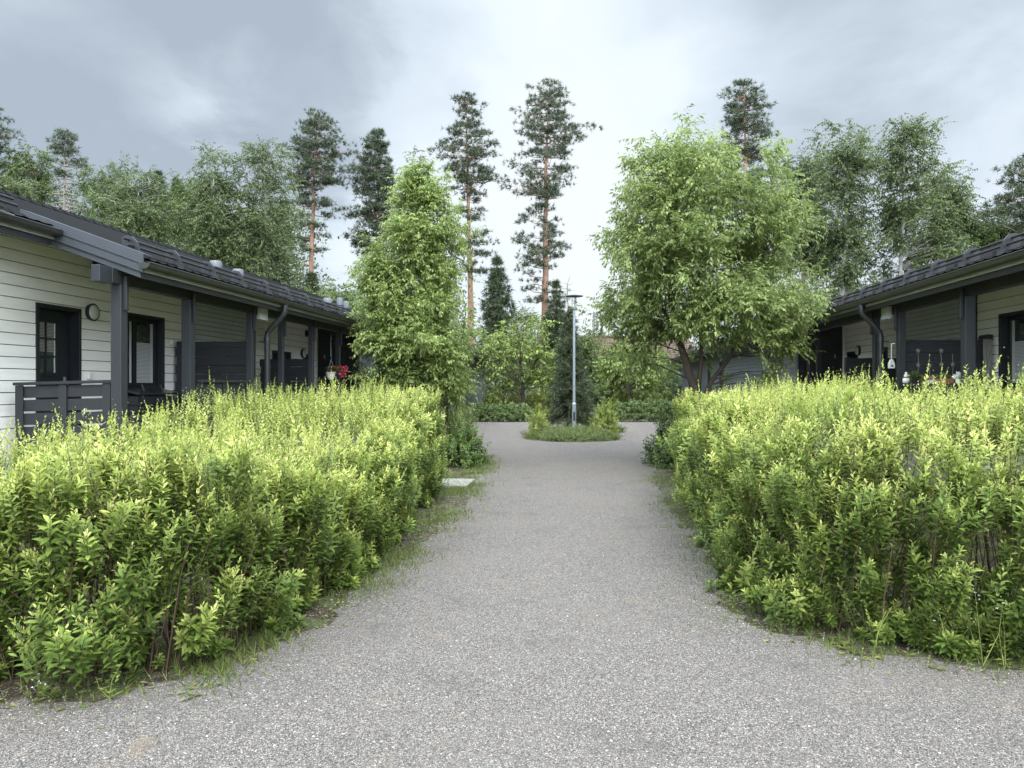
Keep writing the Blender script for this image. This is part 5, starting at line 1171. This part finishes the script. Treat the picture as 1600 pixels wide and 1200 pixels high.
far_tree('thin leafy tree beside the lamp, above the red roof', 912, 45, [(500, 905, 918), (515, 898, 928), (540, 895, 932), (580, 895, 935)], AL, M['grey_bark'], 111, 'alder_tree', n=90)
far_tree('tall birch with white trunk behind the forked tree', 1319, 38, [(176, 1318, 1332), (200, 1300, 1352), (225, 1278, 1368), (255, 1285, 1368), (290, 1280, 1362), (340, 1270, 1368), (400, 1265, 1372), (460, 1270, 1372)], BL, BB, 112, n=430, gap=-.42)
far_tree('tall pointed birch above the middle of the right roof', 1408, 38, [(174, 1404, 1420), (195, 1385, 1445), (225, 1382, 1450), (260, 1375, 1462), (300, 1368, 1475), (350, 1368, 1490), (400, 1372, 1500), (440, 1380, 1500)], BL, BB, 113, n=480, gap=-.5)
far_tree('lower leafy birch right of the tall pointed one', 1482, 42, [(238, 1462, 1478), (265, 1452, 1492), (300, 1450, 1508), (340, 1448, 1518), (390, 1450, 1528)], BL, BB, 114, n=260, gap=-.55)
far_tree('dark leafy tree between the forked tree and the white-trunked birch', 1255, 42, [(228, 1228, 1280), (255, 1222, 1290), (300, 1220, 1292), (360, 1222, 1292), (430, 1226, 1290)], BL, M['grey_bark'], 115, 'alder_tree', n=330)
far_tree('low leafy tree behind the right roof edge', 1555, 40, [(330, 1540, 1570), (350, 1525, 1585), (390, 1515, 1600), (440, 1515, 1600)], AL, M['grey_bark'], 116, 'alder_tree', n=160)
far_tree('green tree filling the gap behind the left half of the red roof', 960, 52, [(534, 950, 1010), (548, 925, 1050), (580, 915, 1070), (606, 915, 1070)], AL, M['grey_bark'], 117, 'alder_tree', n=200)
# the wood behind: one mass with a ragged top
rg = np.random.default_rng(140); lv = Leaves()
for x0, x1, yt, Y, dens_ in ((-260, 470, 325, 66, 2400), (470, 730, 470, 70, 350), (740, 1230, 545, 78, 500), (1215, 1580, 430, 62, 800), (1560, 1900, 400, 60, 400)):
    fn = smooth_noise(rg); n = dens_; px = rg.uniform(x0, x1, n); top = zat(yt, Y)*(1+.10*fn(px*.02, 0)); z = rg.uniform(.02, 1, n)**.8*top
    P = np.column_stack([(px-CX)/F_PX*Y, Y + rg.uniform(-3, 5, n), z]); own = rg.uniform(0, 1, n); ag = rg.uniform(0, .5, n)
    for k in range(40): lv.add(LEAF_FAR, P + rg.normal(size=(n, 3))*np.array([.9, .9, .6]), rand_dirs(rg, n) + np.array([0, 0, -.5]), rand_dirs(rg, n), rg.uniform(.2, .42, n), ag + .2*rg.random(n), np.clip(own + rg.normal(size=n)*.15, 0, 1))
o = lv.build('woodland', BL, None); tag(o, 'dense mixed wood filling the gaps behind the houses and nearer trees', 'wood', kind='stuff')

# ---------------------------------------------------------------- the red-roofed house at the end and the far mast
rh = thing('brick_house', at(960, 58), 'low house with red-brown tiled roof closing the view beyond the lamp', 'house')
Yh = 58.0; zr_ = zat(527, Yh); ze = zr_-1.9
I = lambda a, b, z: np.array([a, b, z]); xa, xb = at(840, Yh)[0], at(1075, Yh)[0]
q = MB(); q.box(I, xa+.4, xb-.4, Yh-3.2, Yh+3.2, 0, ze); q.build('wall', M['black_board'], rh)
V = []; rows = 14; cols = 60
for i in range(rows):
    f0, f1 = i/rows, (i+1)/rows
    for f_, dz_ in ((f0, .05), (f1, .0)):
        for k in range(cols+1): V.append((xa + (xb-xa)*k/cols, Yh-4 + 4*f_, ze-.2 + (zr_-ze+.2)*f_ + dz_ + (.03 if k % 2 else 0)))
q = MB(); n = cols+1; Fs = []
for i in range(2*rows-1):
    for k in range(cols): Fs.append((i*n+k, i*n+k+1, (i+1)*n+k+1, (i+1)*n+k))
q.add(V, Fs); q.add([(xa, Yh, zr_), (xb, Yh, zr_), (xb, Yh+4, ze-.2), (xa, Yh+4, ze-.2)], [(0, 1, 2, 3)]); rf = q.build('roof', M['red_tile'], rh)
q = MB(); q.box(I, xa, xb, Yh-.15, Yh+.15, zr_+.01, zr_+.12); q.build('ridge_cap', M['red_tile'], rf)
mb_ = at(929, 160); t = MB(); zm = zat(487, 160)
for sx, sy_ in ((-.5, -.5), (.5, -.5), (0, .5)): t.tube([mb_ + np.array([sx, sy_, 0]), mb_ + np.array([sx*.6, sy_*.6, zm])], .10, 5)
for k in range(14): z = zm*k/14; t.tube([mb_ + np.array([-.5, -.5, z]), mb_ + np.array([.5, -.5, z+zm/14])], .05, 4); t.tube([mb_ + np.array([.5, -.5, z]), mb_ + np.array([0, .5, z+zm/14])], .05, 4)
o = t.build('radio_mast', M['vent_plastic']); tag(o, 'thin pale lattice mast far off above the red roof', 'mast')

# ---------------------------------------------------------------- grass, weeds and litter along the edges of the gravel
rg = np.random.default_rng(170)
def edge_points(n, lo, hi, spread, y0, y1, side=None):
    E = PATH_EDGE; sel = E[(E[:, 1] > y0) & (E[:, 1] < y1) & (np.abs(E[:, 0]) < 6)]
    if side is not None: sel = sel[(sel[:, 0] > .8) if side > 0 else (sel[:, 0] < .8)]
    p = sel[rg.integers(0, len(sel), n)]; c = np.array([.45, 8.0]); inw = nrm(np.column_stack([c[0]-p[:, 0], np.zeros(n)]))
    inw = np.where((p[:, 1] < 4.8)[:, None], nrm(np.column_stack([(.4-p[:, 0])*.3, -np.ones(n)])), inw)
    return p + inw*(rg.normal(size=(n, 1))*spread + rg.uniform(lo, hi, (n, 1)))
lv = Leaves()
fn = smooth_noise(rg)
for n, lo, hi, sp_, y0, y1, sd, h in ((30000, -.42, .16, .12, 4.0, 17, -1, .075), (15000, -.32, .12, .10, 4.0, 17, 1, .06), (5000, -.22, .08, .10, 3.2, 4.6, None, .06), (3600, -.1, .1, .18, 15, 34, None, .08)):
    p = edge_points(n, lo, hi, sp_, y0, y1, sd); keep = fn(p[:, 0]*1.5, p[:, 1]*1.5) + rg.normal(size=len(p))*.25 > -.05; p = p[keep]; n = len(p)
    d = nrm(np.column_stack([rg.normal(size=(n, 2))*.55, np.ones(n)]))
    lv.add(NEEDLE, np.column_stack([p, np.zeros(n)]), d, rand_dirs(rg, n), h*rg.uniform(.3, 1.4, n), rg.uniform(0, 1, n), rg.uniform(0, 1, n), .5)
o = lv.build('grass', M['grass_blade'], None, smooth=False); tag(o, 'thin grass and moss tufts along both edges of the gravel path', 'grass', kind='stuff')
lv = Leaves(); n = 3600; p = edge_points(n, -.35, .16, .16, 3.2, 15)
lv.add(LEAF, np.column_stack([p, rg.uniform(.008, .02, n)]), np.column_stack([rg.normal(size=(n, 2)), rg.normal(size=n)*.15]), np.tile([0, 0, 1.0], (n, 1)) + rg.normal(size=(n, 3))*.2, rg.uniform(.02, .06, n), rg.uniform(.4, 1, n), rg.uniform(0, 1, n), 1.0)
o = lv.build('fallen_leaves', M['low_leaf'], None, smooth=False); tag(o, 'small dry leaves scattered along the soil edges', 'leaf litter', kind='stuff')
# loose pebbles near the camera
n = 5200; P = np.column_stack([rg.uniform(-3.2, 3.6, n), rg.uniform(2.6, 7.5, n)**1.0, np.full(n, .004)])
ok = np.abs(P[:, 0]-.35) < .75 + np.maximum(0, 4.6-P[:, 1])*3.2; pe = edge_points(9000, -.22, .06, .10, 3.2, 14); P = np.concatenate([P[ok], np.column_stack([pe, np.full(len(pe), .004)])]); n = len(P)
ico = np.array([(0, 0, 1), (.9, 0, .3), (.28, .85, .3), (-.72, .53, .3), (-.72, -.53, .3), (.28, -.85, .3), (0, 0, -.2)]); fi = np.array([(0, 1, 2), (0, 2, 3), (0, 3, 4), (0, 4, 5), (0, 5, 1)])
lv = Leaves(); a = rg.uniform(0, 6.28, n); lv.add((ico*np.array([1, .75, .6]), fi), P, np.column_stack([np.cos(a), np.sin(a), np.zeros(n)]), np.tile([0, 0, 1.0], (n, 1)), rg.uniform(.003, .0085, n), rg.random(n), rg.random(n))
M['pebble'] = leaf_mat('pebble', [(0, (.10, .10, .105)), (.5, (.27, .26, .25)), (.8, (.36, .29, .25)), (1, (.62, .61, .59))], .0, .8, vary=.25)
o = lv.build('pebbles', M['pebble'], None, smooth=False); tag(o, 'loose pebbles lying on the gravel path', 'pebbles', kind='stuff')
# single weeds
def weed(px, py, h, label, kind, seed):
    rg = np.random.default_rng(seed); b = gp(px, py); t = thing('weed', b, label, 'weed')
    lv = Leaves(); st = Leaves()
    if kind == 'rosette':
        n = 14; a = rg.uniform(0, 6.28, n); lv.add(LEAF_WIDE, b + np.column_stack([rg.normal(size=(n, 2))*h*.35, np.full(n, .012)]), np.column_stack([np.cos(a), np.sin(a), rg.uniform(.05, .45, n)]), np.tile([0, 0, 1.0], (n, 1)), rg.uniform(.25, .8, n)*h, rg.uniform(.3, .9, n), rg.random(n)); lv.build('leaves', M['low_leaf'], t); return
    ns = 3 if kind == 'flower' else 2
    tops = b + np.column_stack([rg.normal(size=(ns, 2))*.05, h*rg.uniform(.7, 1.05, ns)]); bs = b + np.column_stack([rg.normal(size=(ns, 2))*.015, np.zeros(ns)])
    V, Fa = strands(bs, tops, .0028, .0016, np.column_stack([rg.normal(size=(ns, 2))*.02, np.zeros(ns)])); st.tris(V, Fa, .5, .5); st.build('stem', M['stem_green'], t)
    for s_ in range(ns):
        n = 14; f_ = rg.uniform(.05, .9, n); a = rg.uniform(0, 6.28, n); pos = bs[s_] + (tops[s_]-bs[s_])*f_[:, None]
        lv.add(LEAF, pos, np.column_stack([np.cos(a), np.sin(a), rg.uniform(.1, .8, n)]), np.tile([0, 0, 1.0], (n, 1)), rg.uniform(.03, .06, n)*(1.3-f_), rg.uniform(.3, .9, n), rg.random(n))
    lv.build('leaves', M['grove_leaf'], t)
    if kind == 'flower':
        for s_ in range(ns):
            fl_ = Leaves()
            n = 20; d = rand_dirs(rg, n); d[:, 2] = np.abs(d[:, 2]); c = tops[s_] + np.array([[0, 0, 0], [.03, .01, -.02], [-.03, 0, -.03], [.01, .03, .01]])[rg.integers(0, 4, n)]
            fl_.add(LEAF_WIDE, c, d, rand_dirs(rg, n), .009, .5, rg.random(n))
            fl_.build('flower_head', M['petal_white'], t)
for a in ((1490, 1030, .30, 'small weed with white flower heads under the right hedge', 'flower', 201), (1535, 1038, .42, 'tall thin weed with white flowers at the right hedge foot', 'flower', 202), (1570, 1042, .40, 'white-flowered weed nearest the right picture edge', 'flower', 203),
          (1372, 1020, .34, 'single leafy green weed standing in front of the right hedge', 'leafy', 204), (1318, 1012, .10, 'two-leaved seedling at the tip of the right hedge', 'rosette', 205), (1462, 1048, .05, 'flat plantain rosette on the gravel by the right hedge', 'rosette', 206),
          (68, 1092, .12, 'tiny white-flowered weed at the left hedge foot', 'flower', 207), (330, 1075, .05, 'flat plantain rosette on the gravel at the left', 'rosette', 208), (302, 1090, .055, 'spreading green rosette in front of the left hedge corner', 'rosette', 209),
          (170, 1098, .20, 'thin green weed on the soil edge at the lower left', 'leafy', 210)):
    weed(*a)
